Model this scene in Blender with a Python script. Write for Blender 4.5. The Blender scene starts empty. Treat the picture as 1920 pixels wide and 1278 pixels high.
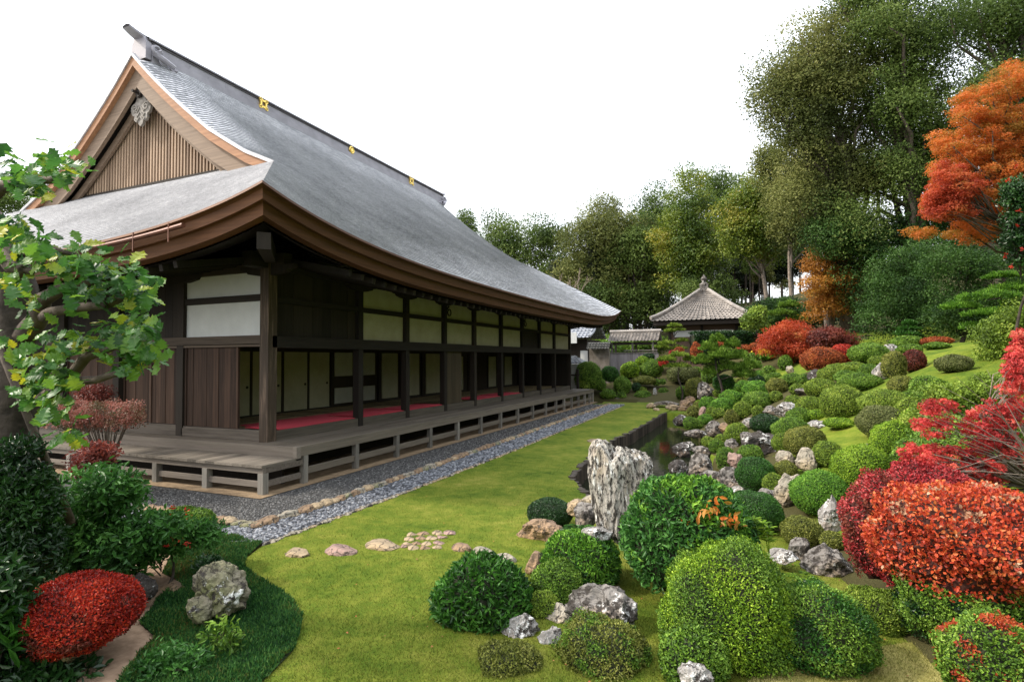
import bpy, bmesh, math, random
import numpy as np
from mathutils import Vector, Matrix, noise as mnoise
from mathutils.geometry import tessellate_polygon
random.seed(7); rng = np.random.default_rng(7)
scene = bpy.context.scene
col = scene.collection

# ------------------------------------------------------------------ camera
H = 2.25; FPX = 1040.5; YAW, PIT, ROL = .4067, .0335, -.0069
cy_, sy_ = math.cos(YAW), math.sin(YAW)
FW = np.array([-sy_*math.cos(PIT), cy_*math.cos(PIT), math.sin(PIT)])
R0 = np.array([cy_, sy_, 0.]); U0 = np.cross(R0, FW)
RT = R0*math.cos(ROL)+U0*math.sin(ROL); UP = -R0*math.sin(ROL)+U0*math.cos(ROL)
cam_d = bpy.data.cameras.new('camera'); cam = bpy.data.objects.new('camera', cam_d); col.objects.link(cam)
m = Matrix(((RT[0], UP[0], -FW[0], 0), (RT[1], UP[1], -FW[1], 0), (RT[2], UP[2], -FW[2], H), (0, 0, 0, 1)))
cam.matrix_world = m
cam_d.sensor_width = 36; cam_d.lens = 36*FPX/1920; cam_d.clip_end = 2000; cam_d.clip_start = .05
scene.camera = cam

# ------------------------------------------------------------------ light: bright white sky, soft hazy sun from behind left
SUN_EL, SUN_AZ = math.radians(42), math.radians(246)      # azimuth clockwise from +Y
w = bpy.data.worlds.new('World'); scene.world = w; w.use_nodes = True
nt = w.node_tree; nt.nodes.clear()
out = nt.nodes.new('ShaderNodeOutputWorld'); bg = nt.nodes.new('ShaderNodeBackground')
sky = nt.nodes.new('ShaderNodeTexSky'); sky.sky_type = 'NISHITA'; sky.sun_disc = False
sky.sun_elevation = SUN_EL; sky.sun_rotation = SUN_AZ; sky.dust_density = 5; sky.air_density = 1.5
mul = nt.nodes.new('ShaderNodeVectorMath'); mul.operation = 'SCALE'; mul.inputs[3].default_value = .06
add = nt.nodes.new('ShaderNodeVectorMath'); add.operation = 'ADD'; add.inputs[1].default_value = (.90, .92, .95)
nt.links.new(sky.outputs[0], mul.inputs[0]); nt.links.new(mul.outputs[0], add.inputs[0])
# an overcast sky is about twice as bright overhead as at the horizon
tcw = nt.nodes.new('ShaderNodeTexCoord'); sep = nt.nodes.new('ShaderNodeSeparateXYZ'); nt.links.new(tcw.outputs['Generated'], sep.inputs[0])
mr = nt.nodes.new('ShaderNodeMapRange'); mr.inputs['From Min'].default_value = 0; mr.inputs['From Max'].default_value = 1; mr.inputs['To Min'].default_value = 1.0; mr.inputs['To Max'].default_value = 2.4
nt.links.new(sep.outputs['Z'], mr.inputs['Value']); nt.links.new(mr.outputs[0], bg.inputs[1])
nt.links.new(add.outputs[0], bg.inputs[0])
nt.links.new(bg.outputs[0], out.inputs[0])
sd = bpy.data.lights.new('sun', 'SUN'); sd.energy = 4.0; sd.angle = math.radians(4); sd.color = (1, .93, .82)
sun = bpy.data.objects.new('sun', sd); col.objects.link(sun)
sdir = Vector((math.sin(SUN_AZ)*math.cos(SUN_EL), math.cos(SUN_AZ)*math.cos(SUN_EL), math.sin(SUN_EL)))
sun.rotation_euler = sdir.to_track_quat('Z', 'Y').to_euler()
scene.view_settings.view_transform = 'Standard'; scene.view_settings.look = 'None'
scene.view_settings.gamma = 1; scene.view_settings.exposure = 0.2

# ------------------------------------------------------------------ terrain and sight lines
HBY = [-20, 0, 3, 4.5, 5.7, 7.5, 9.3, 12, 15.3, 23.7, 30, 38, 50, 200]
HBX = [1.9, 1.7, 1.5, 1.2, .97, .49, -.1, -.8, -1.3, -2.2, -3.2, -5, -7, -20]
HS = [0, .4, 1, 2, 4, 6, 8, 10, 14, 20, 30, 60]
HZ = [0, .13, .35, .8, 1.62, 2.35, 2.65, 2.75, 3.7, 6, 9, 14]
PONDL = [(1248, 773), (1215, 792), (1180, 812), (1150, 824), (1118, 838), (1112, 852), (1078, 885), (1076, 900), (1098, 925), (1112, 945)]

def ray(u, v): return FW+RT*(u-960)/FPX+UP*(639-v)/FPX
CAM = np.array([0, 0, H])
def dep(u, v, d): return CAM+ray(u, v)*d
def onz(u, v, z):
    d = ray(u, v); return CAM+d*(z-H)/d[2]
def sstep(a, b, x):
    t = np.clip((x-a)/(b-a), 0, 1); return t*t*(3-2*t)
def vn(x, y, k=1.0):
    return (np.sin(1.7*x*k+.6)*np.cos(1.3*y*k+1.1)+.5*np.sin(3.1*x*k-2.2*y*k)+.35*np.cos(5.3*y*k+3.7*x*k+.4))/1.85
_pl = [tuple(onz(u, v, 0)[:2]) for u, v in PONDL]; POND = []
for _a, _b in zip(_pl[:-1], _pl[1:]):
    for _k in range(5):
        _t = _k/5; POND.append((_a[0]+(_b[0]-_a[0])*_t+random.uniform(-.05, .05)*(1 if _k else 0), _a[1]+(_b[1]-_a[1])*_t))
POND.append(_pl[-1]); NPL = len(POND)
yy = [8.0, 8.8, 10, 12, 15, 18, 21, 23.5]
POND = POND + [(float(np.interp(y, HBY, HBX))+.1, y) for y in yy]
POND_A = np.array(POND)
def inpoly(x, y, P):
    x = np.asarray(x, float); y = np.asarray(y, float); r = np.zeros(x.shape, bool); n = len(P)
    for i in range(n):
        x1, y1 = P[i]; x2, y2 = P[(i+1) % n]
        c = ((y1 > y) != (y2 > y)) & (x < (x2-x1)*(y-y1)/((y2-y1) if y2 != y1 else 1e-9)+x1)
        r ^= c
    return r
def terr(x, y):
    x = np.asarray(x, float); y = np.asarray(y, float)
    s = x-np.interp(y, HBY, HBX)
    z = np.interp(s, HS, HZ)*1.0
    z = z+vn(x, y, .8)*.07*np.clip(s, 0, 1.5)
    z = z+sstep(27.8, 33, y)*.95*sstep(-16, -7.5, x)+sstep(40, 60, y)*4.2*sstep(-40, -22, x)
    z = z-sstep(62, 90, y)*8*sstep(14, 0, x)
    z = z-.02
    near = sstep(3.2, 1.0, y)*sstep(-2, 0, x)*.35
    return z+near
def hit(u, v, dmax=90, z0=None):
    d = 2.0; st = .05
    r = ray(u, v)
    prev = d
    while d < dmax:
        p = CAM+r*d
        if p[2] < terr(p[0], p[1]): return p, d
        d += st; st = max(.05, d*.01)
    p = CAM+r*dmax; return p, dmax

# ------------------------------------------------------------------ materials
def nodes(name):
    mt = bpy.data.materials.new(name); mt.use_nodes = True
    n = mt.node_tree; b = n.nodes['Principled BSDF']; return mt, n, b
def ramp(n, pts, src):
    r = n.nodes.new('ShaderNodeValToRGB'); e = r.color_ramp.elements
    while len(e) < len(pts): e.new(.5)
    for i, (p, c) in enumerate(pts):
        e[i].position = p; e[i].color = (*c, 1) if len(c) == 3 else c
    n.links.new(src, r.inputs[0]); return r
def ntex(n, scale, detail=6, rough=.6, vec=None, dim='3D'):
    t = n.nodes.new('ShaderNodeTexNoise'); t.inputs['Scale'].default_value = scale
    t.inputs['Detail'].default_value = detail; t.inputs['Roughness'].default_value = rough
    if vec is not None: n.links.new(vec, t.inputs['Vector'])
    return t
def mapping(n, scale=(1, 1, 1), kind='Object'):
    tc = n.nodes.new('ShaderNodeTexCoord'); mp = n.nodes.new('ShaderNodeMapping')
    mp.inputs['Scale'].default_value = scale; n.links.new(tc.outputs[kind], mp.inputs[0]); return mp.outputs[0]
def bump(n, b, src, strength=.5, dist=.02, prev=None):
    bp = n.nodes.new('ShaderNodeBump'); bp.inputs['Strength'].default_value = strength; bp.inputs['Distance'].default_value = dist
    n.links.new(src, bp.inputs['Height'])
    if prev: n.links.new(prev, bp.inputs['Normal'])
    n.links.new(bp.outputs[0], b.inputs['Normal']); return bp.outputs[0]
def mixc(n, fac, a, b, mode='MIX'):
    mx = n.nodes.new('ShaderNodeMix'); mx.data_type = 'RGBA'; mx.blend_type = mode
    if isinstance(fac, (int, float)): mx.inputs[0].default_value = fac
    else: n.links.new(fac, mx.inputs[0])
    for i, c in ((6, a), (7, b)):
        if isinstance(c, tuple): mx.inputs[i].default_value = (*c, 1)
        else: n.links.new(c, mx.inputs[i])
    return mx.outputs[2]
def rndattr(n):
    a = n.nodes.new('ShaderNodeAttribute'); a.attribute_name = 'rnd'; return a.outputs['Fac']
MATS = {}
def leafmat(name, cols, rough=.5, tr=.35, nscale=2.5, spec=.4):
    if name in MATS: return MATS[name]
    mt, n, b = nodes(name)
    a = rndattr(n); nz = ntex(n, nscale, 2, .5, mapping(n))
    ad = n.nodes.new('ShaderNodeMath'); ad.operation = 'MULTIPLY_ADD'; ad.inputs[1].default_value = .75
    n.links.new(a, ad.inputs[0])
    sc = n.nodes.new('ShaderNodeMath'); sc.operation = 'MULTIPLY_ADD'; sc.inputs[1].default_value = 1.1; sc.inputs[2].default_value = -.43
    n.links.new(nz.outputs[0], sc.inputs[0]); n.links.new(sc.outputs[0], ad.inputs[2])
    r = ramp(n, [(i/(len(cols)-1), c) for i, c in enumerate(cols)], ad.outputs[0])
    n.links.new(r.outputs[0], b.inputs['Base Color']); b.inputs['Roughness'].default_value = rough
    b.inputs['Specular IOR Level'].default_value = spec
    if tr > 0:
        t = n.nodes.new('ShaderNodeBsdfTranslucent'); n.links.new(r.outputs[0], t.inputs[0])
        ms = n.nodes.new('ShaderNodeMixShader'); ms.inputs[0].default_value = tr
        o = n.nodes['Material Output']; n.links.new(b.outputs[0], ms.inputs[1]); n.links.new(t.outputs[0], ms.inputs[2]); n.links.new(ms.outputs[0], o.inputs[0])
    MATS[name] = mt; return mt
def woodmat(name, c1, c2, axis=2, rough=.75, sc=3., bstr=.4, spec=.3, c3=None):
    mt, n, b = nodes(name)
    s = [26*sc/3]*3; s[axis] = 1.1*sc/3
    v = mapping(n, tuple(s)); t = ntex(n, 1, 6, .65, v)
    a = rndattr(n)
    mm = n.nodes.new('ShaderNodeMath'); mm.operation = 'MULTIPLY_ADD'; mm.inputs[1].default_value = .45
    n.links.new(a, mm.inputs[0]); sb = n.nodes.new('ShaderNodeMath'); sb.operation = 'SUBTRACT'; sb.inputs[1].default_value = .2
    n.links.new(t.outputs[0], sb.inputs[0]); n.links.new(sb.outputs[0], mm.inputs[2])
    pts = [(.15, c1), (.75, c2)]
    if c3: pts.append((.95, c3))
    r = ramp(n, pts, mm.outputs[0]); n.links.new(r.outputs[0], b.inputs['Base Color'])
    b.inputs['Roughness'].default_value = rough; b.inputs['Specular IOR Level'].default_value = spec
    bump(n, b, t.outputs[0], bstr, .01); return mt
def simplemat(name, c1, c2, scale=8, rough=.8, bstr=.3, bd=.01, spec=.3, metallic=0):
    mt, n, b = nodes(name); t = ntex(n, scale, 6, .6, mapping(n))
    r = ramp(n, [(.3, c1), (.7, c2)], t.outputs[0]); n.links.new(r.outputs[0], b.inputs['Base Color'])
    b.inputs['Roughness'].default_value = rough; b.inputs['Specular IOR Level'].default_value = spec; b.inputs['Metallic'].default_value = metallic
    if bstr: bump(n, b, t.outputs[0], bstr, bd)
    return mt
def rockmat(name, base, white=.5, dark=.4, warm=(.3, .2, .12), warmth=.3, stretch=(1, 1, 1)):
    mt, n, b = nodes(name); v = mapping(n, stretch)
    t0 = ntex(n, 3, 8, .65, v); t1 = ntex(n, 9, 8, .7, v); t2 = ntex(n, 5.3, 10, .75, v); t3 = ntex(n, 1.8, 4, .5, v)
    lo = tuple(c*.45 for c in base); r0 = ramp(n, [(.3, lo), (.7, base)], t0.outputs[0])
    w1 = ramp(n, [(.62-.25*warmth, (0, 0, 0)), (.85-.2*warmth, (1, 1, 1))], t3.outputs[0])
    c = mixc(n, w1.outputs[0], r0.outputs[0], warm)
    w2 = ramp(n, [(.64-.22*white, (0, 0, 0)), (.68-.2*white, (1, 1, 1))], t2.outputs[0])
    c = mixc(n, w2.outputs[0], c, (.72, .72, .70))
    w3 = ramp(n, [(.62-.22*dark, (0, 0, 0)), (.68-.2*dark, (1, 1, 1))], t1.outputs[0])
    c = mixc(n, w3.outputs[0], c, (.045, .04, .035))
    vo = n.nodes.new('ShaderNodeTexVoronoi'); vo.feature = 'DISTANCE_TO_EDGE'; vo.inputs['Scale'].default_value = 5
    dv = n.nodes.new('ShaderNodeVectorMath'); dv.operation = 'MULTIPLY_ADD'; dv.inputs[1].default_value = (.35, .35, .35)
    n.links.new(t0.outputs['Color'], dv.inputs[0]); n.links.new(v, dv.inputs[2]); n.links.new(dv.outputs[0], vo.inputs['Vector'])
    cr = ramp(n, [(0, (0, 0, 0)), (.035, (1, 1, 1))], vo.outputs[0])
    c = mixc(n, cr.outputs[0], (.06, .05, .045), c)
    n.links.new(c, b.inputs['Base Color']); b.inputs['Roughness'].default_value = .92; b.inputs['Specular IOR Level'].default_value = .12
    p = bump(n, b, t2.outputs[0], .8, .03); bump(n, b, cr.outputs[0], .5, .02, p)
    return mt

# ------------------------------------------------------------------ mesh builder
class MB:
    def __init__(s): s.V = []; s.F = {}; s.n = 0
    def add(s, V, F, mat=0, rnd=None):
        V = np.asarray(V, float); F = np.asarray(F, int)
        k = F.shape[1]
        if rnd is None: rnd = np.full(len(F), random.random())
        elif np.isscalar(rnd): rnd = np.full(len(F), rnd)
        s.F.setdefault(k, []).append((F+s.n, np.full(len(F), mat), np.asarray(rnd, float)))
        s.V.append(V); s.n += len(V)
    def box(s, x0, x1, y0, y1, z0, z1, mat=0, rnd=None):
        V = [(x, y, z) for z in (z0, z1) for y in (y0, y1) for x in (x0, x1)]
        s.add(V, [(0, 2, 3, 1), (4, 5, 7, 6), (0, 1, 5, 4), (2, 6, 7, 3), (0, 4, 6, 2), (1, 3, 7, 5)], mat, rnd)
    def bar(s, p, q, wd, ht, mat=0, rnd=None):
        p = np.array(p, float); q = np.array(q, float); d = (q-p)/np.linalg.norm(q-p)
        up = np.array([0, 0, 1.]) if abs(d[2]) < .95 else np.array([1., 0, 0])
        a = np.cross(d, up); a /= np.linalg.norm(a); b = np.cross(a, d)
        V = [e+a*i*wd/2+b*j*ht/2 for e in (p, q) for i, j in ((-1, -1), (1, -1), (1, 1), (-1, 1))]
        s.add(V, [(3, 2, 1, 0), (4, 5, 6, 7), (0, 1, 5, 4), (1, 2, 6, 5), (2, 3, 7, 6), (3, 0, 4, 7)], mat, rnd)
    def tube(s, pts, rad, k=8, mat=0, rnd=None):
        pts = [np.array(p, float) for p in pts]; n = len(pts)
        if np.isscalar(rad): rad = [rad]*n
        V = []; pa = None
        for i, p in enumerate(pts):
            d = pts[min(i+1, n-1)]-pts[max(i-1, 0)]; d /= np.linalg.norm(d)+1e-9
            a = pa if pa is not None else (np.array([1., 0, 0]) if abs(d[0]) < .8 else np.array([0, 1., 0]))
            a = a-d*(a@d); a /= np.linalg.norm(a)+1e-9; b = np.cross(d, a); pa = a
            for j in range(k):
                t = 2*math.pi*j/k; V.append(p+(a*math.cos(t)+b*math.sin(t))*rad[i])
        F = [(i*k+j, i*k+(j+1) % k, (i+1)*k+(j+1) % k, (i+1)*k+j) for i in range(n-1) for j in range(k)]
        c0 = len(V); V += [pts[0], pts[-1]]
        s.add(V, F, mat, rnd)
        base = s.n-len(V)
        T = [(c0, (j+1) % k, j) for j in range(k)]+[(c0+1, (n-1)*k+j, (n-1)*k+(j+1) % k) for j in range(k)]
        s.F.setdefault(3, []).append((np.array(T)+base, np.full(len(T), mat), np.full(len(T), .5)))
    def grid(s, P, mat=0, rnd=None, flip=False):
        P = np.asarray(P, float); a, b = P.shape[:2]
        i, j = np.meshgrid(np.arange(a-1), np.arange(b-1), indexing='ij'); i = i.ravel(); j = j.ravel()
        F = np.stack([i*b+j, i*b+j+1, (i+1)*b+j+1, (i+1)*b+j], 1)
        if flip: F = F[:, ::-1]
        s.add(P.reshape(-1, 3), F, mat, rnd if rnd is not None else .5)
    def build(s, name, mats, parent=None, smooth=False):
        me = bpy.data.meshes.new(name)
        V = np.concatenate(s.V); me.vertices.add(len(V)); me.vertices.foreach_set('co', V.astype(np.float32).ravel())
        tot = []; idx = []; mi = []; rn = []
        for k, L in s.F.items():
            for F, M, Rn in L:
                idx.append(F.ravel()); tot.append(np.full(len(F), k)); mi.append(M); rn.append(Rn)
        tot = np.concatenate(tot); idx = np.concatenate(idx)
        me.loops.add(len(idx)); me.loops.foreach_set('vertex_index', idx.astype(np.int32))
        me.polygons.add(len(tot)); st = np.concatenate([[0], np.cumsum(tot)[:-1]])
        me.polygons.foreach_set('loop_start', st.astype(np.int32)); me.polygons.foreach_set('loop_total', tot.astype(np.int32))
        me.polygons.foreach_set('material_index', np.concatenate(mi).astype(np.int32))
        me.polygons.foreach_set('use_smooth', np.full(len(tot), smooth))
        at = me.attributes.new('rnd', 'FLOAT', 'FACE'); at.data.foreach_set('value', np.concatenate(rn).astype(np.float32))
        me.update(calc_edges=True)
        if not isinstance(mats, (list, tuple)): mats = [mats]
        for x in mats: me.materials.append(x)
        o = bpy.data.objects.new(name, me); col.objects.link(o)
        if parent: o.parent = parent
        return o
def recenter(o, c):
    me = o.data; n = len(me.vertices); a = np.empty(n*3, np.float32); me.vertices.foreach_get('co', a)
    a = a.reshape(-1, 3)-np.array(c, np.float32); me.vertices.foreach_set('co', a.ravel()); o.location = c; me.update(); return o
def tag(o, label=None, cat=None, group=None, kind=None):
    if label: o['label'] = label
    if cat: o['category'] = cat
    if group: o['group'] = group
    if kind: o['kind'] = kind
    return o
def thing(name, label, cat, loc=(0, 0, 0), group=None):
    o = bpy.data.objects.new(name, None); col.objects.link(o); o.location = loc; o.empty_display_size = .2
    return tag(o, label, cat, group)
def sheet(name, P, z, mt, kind='structure'):
    b = MB(); tris = tessellate_polygon([[Vector((p[0], p[1], 0)) for p in P]])
    V = [(p[0], p[1], z) for p in P]; T = []
    for t in tris:
        a, bb, c = [Vector(V[i]) for i in t]
        T.append(t if (bb-a).cross(c-a).z > 0 else t[::-1])
    b.add(V, np.array([tuple(t) for t in T]), 0, .5); o = b.build(name, mt); tag(o, kind=kind); return o
# leaf templates: x along leaf, y across, z fold
DIA = (np.array([(0, 0, 0), (.45, .5, .06), (1, 0, -.03), (.45, -.5, .06)]), np.array([(0, 3, 2, 1)]))
OVAL = (np.array([(0, 0, 0), (.35, .46, .09), (.75, .32, .05), (1, 0, -.06), (.75, -.32, .05), (.35, -.46, .09), (.5, 0, -.02)]),
        np.array([(0, 6, 2, 1), (6, 3, 2, 2), (0, 5, 4, 6), (6, 4, 3, 3)]))
OVAL = (np.array([(0, 0, 0), (.35, .46, .1), (.75, .34, .06), (1, 0, -.06), (.75, -.34, .06), (.35, -.46, .1)]), np.array([(0, 3, 2, 1), (0, 5, 4, 3)]))
BLADE = (np.array([(0, .5, 0), (0, -.5, 0), (1, 0, 0)]), np.array([(0, 1, 2)]))
def star(n, inner):
    V = [(0, 0, 0)]; a0 = math.radians(-125)
    V = [(.1, 0, 0)]; k = 2*n-1
    for i in range(k):
        t = a0+(-2*a0)*i/(k-1); r = (1-.35*abs(t)/2.2) if i % 2 == 0 else inner
        V.append((.1+r*math.cos(t)*.9, r*math.sin(t)*.9, .05*(i % 2)))
    return np.array(V), np.array([(0, i, i+1) for i in range(1, k)])
MAPLE = star(5, .34)
def lobed():
    L = [(0, 0), (.12, .05), (.22, .17), (.3, .12), (.42, .27), (.5, .17), (.62, .36), (.7, .22), (.82, .3), (.87, .15), (1, .0)]
    V = []; 
    for x, y in L: V.append((x, 0, -.1*abs(x-.4)))
    for x, y in L: V.append((x, y*1.15, .05+.03*math.sin(x*20)-.1*abs(x-.4)))
    for x, y in L: V.append((x, -y*1.15, .05+.03*math.cos(x*17)-.1*abs(x-.4)))
    n = len(L); F = []
    for i in range(n-1): F.append((i, i+1, n+i+1, n+i)); F.append((i+1, i, 2*n+i, 2*n+i+1))
    return np.array(V), np.array(F)
LOBED = lobed()
def scatter(b, tpl, P, D, N, S, width=1., mat=0, rnd=None):
    TV, TF = tpl; n = len(P); D = D/(np.linalg.norm(D, axis=1, keepdims=True)+1e-9)
    N = N-D*np.sum(N*D, 1, keepdims=True); N /= np.linalg.norm(N, axis=1, keepdims=True)+1e-9; B = np.cross(N, D)
    S = np.broadcast_to(S, (n,))
    V = P[:, None]+S[:, None, None]*(TV[None, :, 0:1]*D[:, None]+TV[None, :, 1:2]*width*B[:, None]+TV[None, :, 2:3]*N[:, None])
    F = TF[None]+(np.arange(n)*len(TV))[:, None, None]
    if rnd is None: rnd = rng.random(n)
    b.add(V.reshape(-1, 3), F.reshape(-1, TF.shape[1]), mat, np.repeat(rnd, len(TF)))
def rdir(n):
    v = rng.normal(size=(n, 3)); return v/np.linalg.norm(v, axis=1, keepdims=True)
def lump(D, seed, amp):
    s = seed*1.37; x, y, z = D[:, 0], D[:, 1], D[:, 2]
    return 1+amp*(np.sin(3.1*x+s)*np.cos(2.7*y+1.3*s)+.7*np.sin(5.3*z+4.1*x+s)+.5*np.cos(8.1*y-6*z+2*s)+.35*np.sin(13*x+11*z+s))

# ------------------------------------------------------------------ foliage materials
G = {
 'green': leafmat('leaf_mid_green', [(.022, .050, .006), (.065, .14, .013), (.14, .25, .024), (.26, .38, .06)], .55, .18, 3.5, .25),
 'bright': leafmat('leaf_bright_green', [(.018, .055, .006), (.055, .155, .014), (.125, .28, .022), (.25, .43, .055)], .55, .18, 3.5, .25),
 'yellow': leafmat('leaf_yellow_green', [(.03, .07, .005), (.09, .18, .010), (.19, .32, .016), (.36, .48, .05)], .55, .18, 3.5, .25),
 'olive': leafmat('leaf_olive', [(.03, .055, .006), (.095, .16, .014), (.19, .28, .028), (.34, .40, .07)], .55, .18, 3.5, .25),
 'brown': leafmat('leaf_olive_brown', [(.036, .045, .007), (.10, .12, .018), (.19, .21, .036), (.32, .31, .08)], .55, .18, 3.5, .25),
 'dark': leafmat('leaf_dark_green', [(.004, .014, .004), (.010, .038, .008), (.024, .075, .014), (.05, .13, .03)], .35, .25),
 'deep': leafmat('leaf_deep_glossy', [(.010, .036, .006), (.024, .085, .011), (.05, .16, .018), (.11, .27, .04)], .42, .3, 2.5, .35),
 'gloss': leafmat('leaf_gloss_green', [(.012, .045, .010), (.03, .10, .018), (.06, .18, .03), (.13, .30, .06)], .45, .25, 3, .3),
 'thicket': leafmat('leaf_thicket', [(.008, .024, .005), (.022, .06, .010), (.05, .11, .018), (.11, .20, .05)], .55, .3, 1, .2),
 'rust': leafmat('leaf_rust', [(.07, .02, .008), (.20, .04, .012), (.36, .08, .02), (.45, .16, .04)], .55, .18, 3.5, .25),
 'red': leafmat('leaf_red', [(.10, .006, .004), (.28, .014, .008), (.5, .03, .012), (.62, .10, .03)]),
 'crimson': leafmat('leaf_crimson', [(.10, .008, .008), (.28, .018, .022), (.50, .04, .045), (.62, .18, .16)]),
 'scarlet': leafmat('leaf_scarlet', [(.16, .012, .010), (.42, .03, .03), (.66, .07, .06), (.7, .2, .12)]),
 'straw': leafmat('leaf_straw_pink', [(.22, .10, .06), (.38, .20, .11), (.50, .30, .18), (.58, .40, .26)], .6, .3, 5),
 'redor': leafmat('leaf_red_orange', [(.22, .03, .014), (.44, .06, .022), (.56, .11, .035), (.5, .20, .05)], .5, .5, 2),
 'mixor': leafmat('leaf_orange_straw', [(.16, .025, .012), (.42, .045, .02), (.60, .095, .03), (.60, .22, .06)], .5, .35, 5),
 'maroon': leafmat('leaf_maroon', [(.05, .012, .010), (.12, .025, .018), (.22, .045, .03), (.3, .09, .05)]),
 'orange': leafmat('leaf_orange', [(.20, .13, .02), (.38, .19, .025), (.58, .16, .025), (.66, .18, .032), (.55, .30, .06)], .5, .5, .8),
 'gold': leafmat('leaf_gold_orange', [(.12, .05, .006), (.28, .11, .012), (.42, .18, .02), (.4, .25, .04)]),
 'pale': leafmat('leaf_pale_olive', [(.04, .055, .015), (.09, .11, .03), (.15, .17, .05), (.22, .23, .1)], .55, .18, 3.5, .25),
 'forest': leafmat('leaf_forest', [(.024, .046, .010), (.06, .10, .02), (.12, .175, .035), (.2, .25, .07)], .6, .35, .35, .2),
 'forest2': leafmat('leaf_forest_olive', [(.034, .048, .013), (.085, .105, .025), (.155, .17, .042), (.25, .25, .085)], .6, .35, .35, .2),
 'cedar': leafmat('leaf_cedar', [(.025, .055, .006), (.075, .13, .012), (.17, .22, .018), (.30, .25, .03)], .5, .35, .35),
 'cedard': leafmat('leaf_cedar_dark', [(.004, .010, .003), (.008, .02, .005), (.016, .032, .008), (.03, .05, .015)], .6, .2, .35),
 'oak': leafmat('leaf_oak', [(.018, .06, .014), (.035, .11, .022), (.07, .19, .03), (.14, .27, .03), (.42, .40, .02)], .4, .45, 2.0),
 'twig': simplemat('twig_bark', (.03, .022, .015), (.075, .06, .045), 20),
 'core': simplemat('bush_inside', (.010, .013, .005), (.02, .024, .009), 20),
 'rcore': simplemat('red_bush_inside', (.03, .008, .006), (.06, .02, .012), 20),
 'bark': simplemat('bark', (.045, .035, .028), (.14, .11, .085), 9, .9, .8, .03),
 'barkd': simplemat('bark_dark', (.02, .016, .012), (.07, .055, .045), 9, .9, .8, .03),
 'barkl': simplemat('bark_light', (.12, .095, .075), (.30, .25, .21), 7, .9, .6, .03),
}

# ------------------------------------------------------------------ ground
def ground_mat(name, cols, soilcols, sc=14, bs=.6):
    mt, n, b = nodes(name); v = mapping(n)
    f = ntex(n, sc*6, 6, .75, v); g = ntex(n, .9, 4, .6, v); h = ntex(n, 5, 5, .6, v)
    a1 = mixc(n, .5, f.outputs[0], g.outputs[0]); a2 = mixc(n, .3, a1, h.outputs[0])
    bw = n.nodes.new('ShaderNodeRGBToBW'); n.links.new(a2, bw.inputs[0])
    r = ramp(n, [(.36+.28*i/(len(cols)-1), c) for i, c in enumerate(cols)], bw.outputs[0])
    s = ramp(n, [(.3, soilcols[0]), (.7, soilcols[1])], f.outputs[0])
    a = n.nodes.new('ShaderNodeAttribute'); a.attribute_name = 'soil'
    ad = n.nodes.new('ShaderNodeMath'); ad.operation = 'MULTIPLY_ADD'; ad.inputs[1].default_value = 1.4; n.links.new(a.outputs['Fac'], ad.inputs[0])
    sb = n.nodes.new('ShaderNodeMath'); sb.operation = 'SUBTRACT'; sb.inputs[1].default_value = .7; n.links.new(h.outputs[0], sb.inputs[0]); n.links.new(sb.outputs[0], ad.inputs[2])
    rr = ramp(n, [(.35, (0, 0, 0)), (.55, (1, 1, 1))], ad.outputs[0])
    c = mixc(n, rr.outputs[0], r.outputs[0], s.outputs[0])
    n.links.new(c, b.inputs['Base Color']); b.inputs['Roughness'].default_value = .95; b.inputs['Specular IOR Level'].default_value = .12
    bump(n, b, f.outputs[0], bs, .02); return mt
M_TURF = ground_mat('turf', [(.03, .06, .006), (.07, .115, .010), (.13, .165, .016), (.22, .21, .045)], [(.028, .030, .010), (.075, .065, .026)])
M_LAWN = ground_mat('lawn_turf', [(.03, .062, .006), (.075, .115, .010), (.14, .16, .02), (.22, .21, .05)], [(.10, .06, .03), (.2, .13, .07)])
xs = np.concatenate([np.linspace(-90, -14, 39)[:-1], np.linspace(-14, 11, 251)[:-1], np.linspace(11, 90, 60)])
ys = np.concatenate([np.linspace(-15, 0, 16)[:-1], np.linspace(0, 33, 281)[:-1], np.linspace(33, 160, 80)])
X, Y = np.meshgrid(xs, ys)
Z = terr(X, Y)
pin = inpoly(X, Y, POND_A)
for dx, dy in ((.14, 0), (.14, .14), (.14, -.14), (0, -.14)): pin |= inpoly(X+dx, Y+dy, POND_A) & (X < np.interp(Y, HBY, HBX)-.5)
Z = np.where(pin, -.9, Z)
Z = np.where((X < -5.4) & (Y > 5.2) & (Y < 29) & (X > -30), -.08, Z)
tb = MB(); tb.grid(np.stack([X, Y, Z], -1)); terrain = tb.build('hillside', M_TURF, smooth=True); tag(terrain, kind='structure')
s_ = X-np.interp(Y, HBY, HBX)
soil = np.clip(1-np.abs(s_-.15)/.9, 0, 1)*.75*(Y > 5)*(Y < 26)+1.0*((X < -3.2) & (Y < 6.5))+.9*(Y > 33)+.55*(vn(X, Y, 1.3) > .35)*(s_ > 1)
for cu, cv, cr_ in ((1820, 690, 3.), (1740, 705, 2.4), (1790, 730, 2.2), (1680, 730, 1.6), (1860, 760, 1.5), (1578, 815, 1.1), (1500, 690, 2.2), (1560, 780, .8), (1690, 700, 1.6), (1640, 715, 1.2), (1740, 670, 2.0), (1800, 650, 3), (1300, 860, .5), (1560, 880, .6)):
    hp, _ = hit(cu, cv); SO = np.hypot(X-hp[0], Y-hp[1])
    soil_keep = np.clip((cr_*1.15-SO)/(.4*cr_), 0, 1) if 'soil_keep' not in globals() else np.maximum(soil_keep, np.clip((cr_*1.15-SO)/(.4*cr_), 0, 1))
planted = ((s_ > .1) & (s_ < 6.8) & (Y > 8.5) & (Y < 34)) | ((Y > 28.6) & (Y < 36) & (X > -16) & (X < 2))
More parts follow.
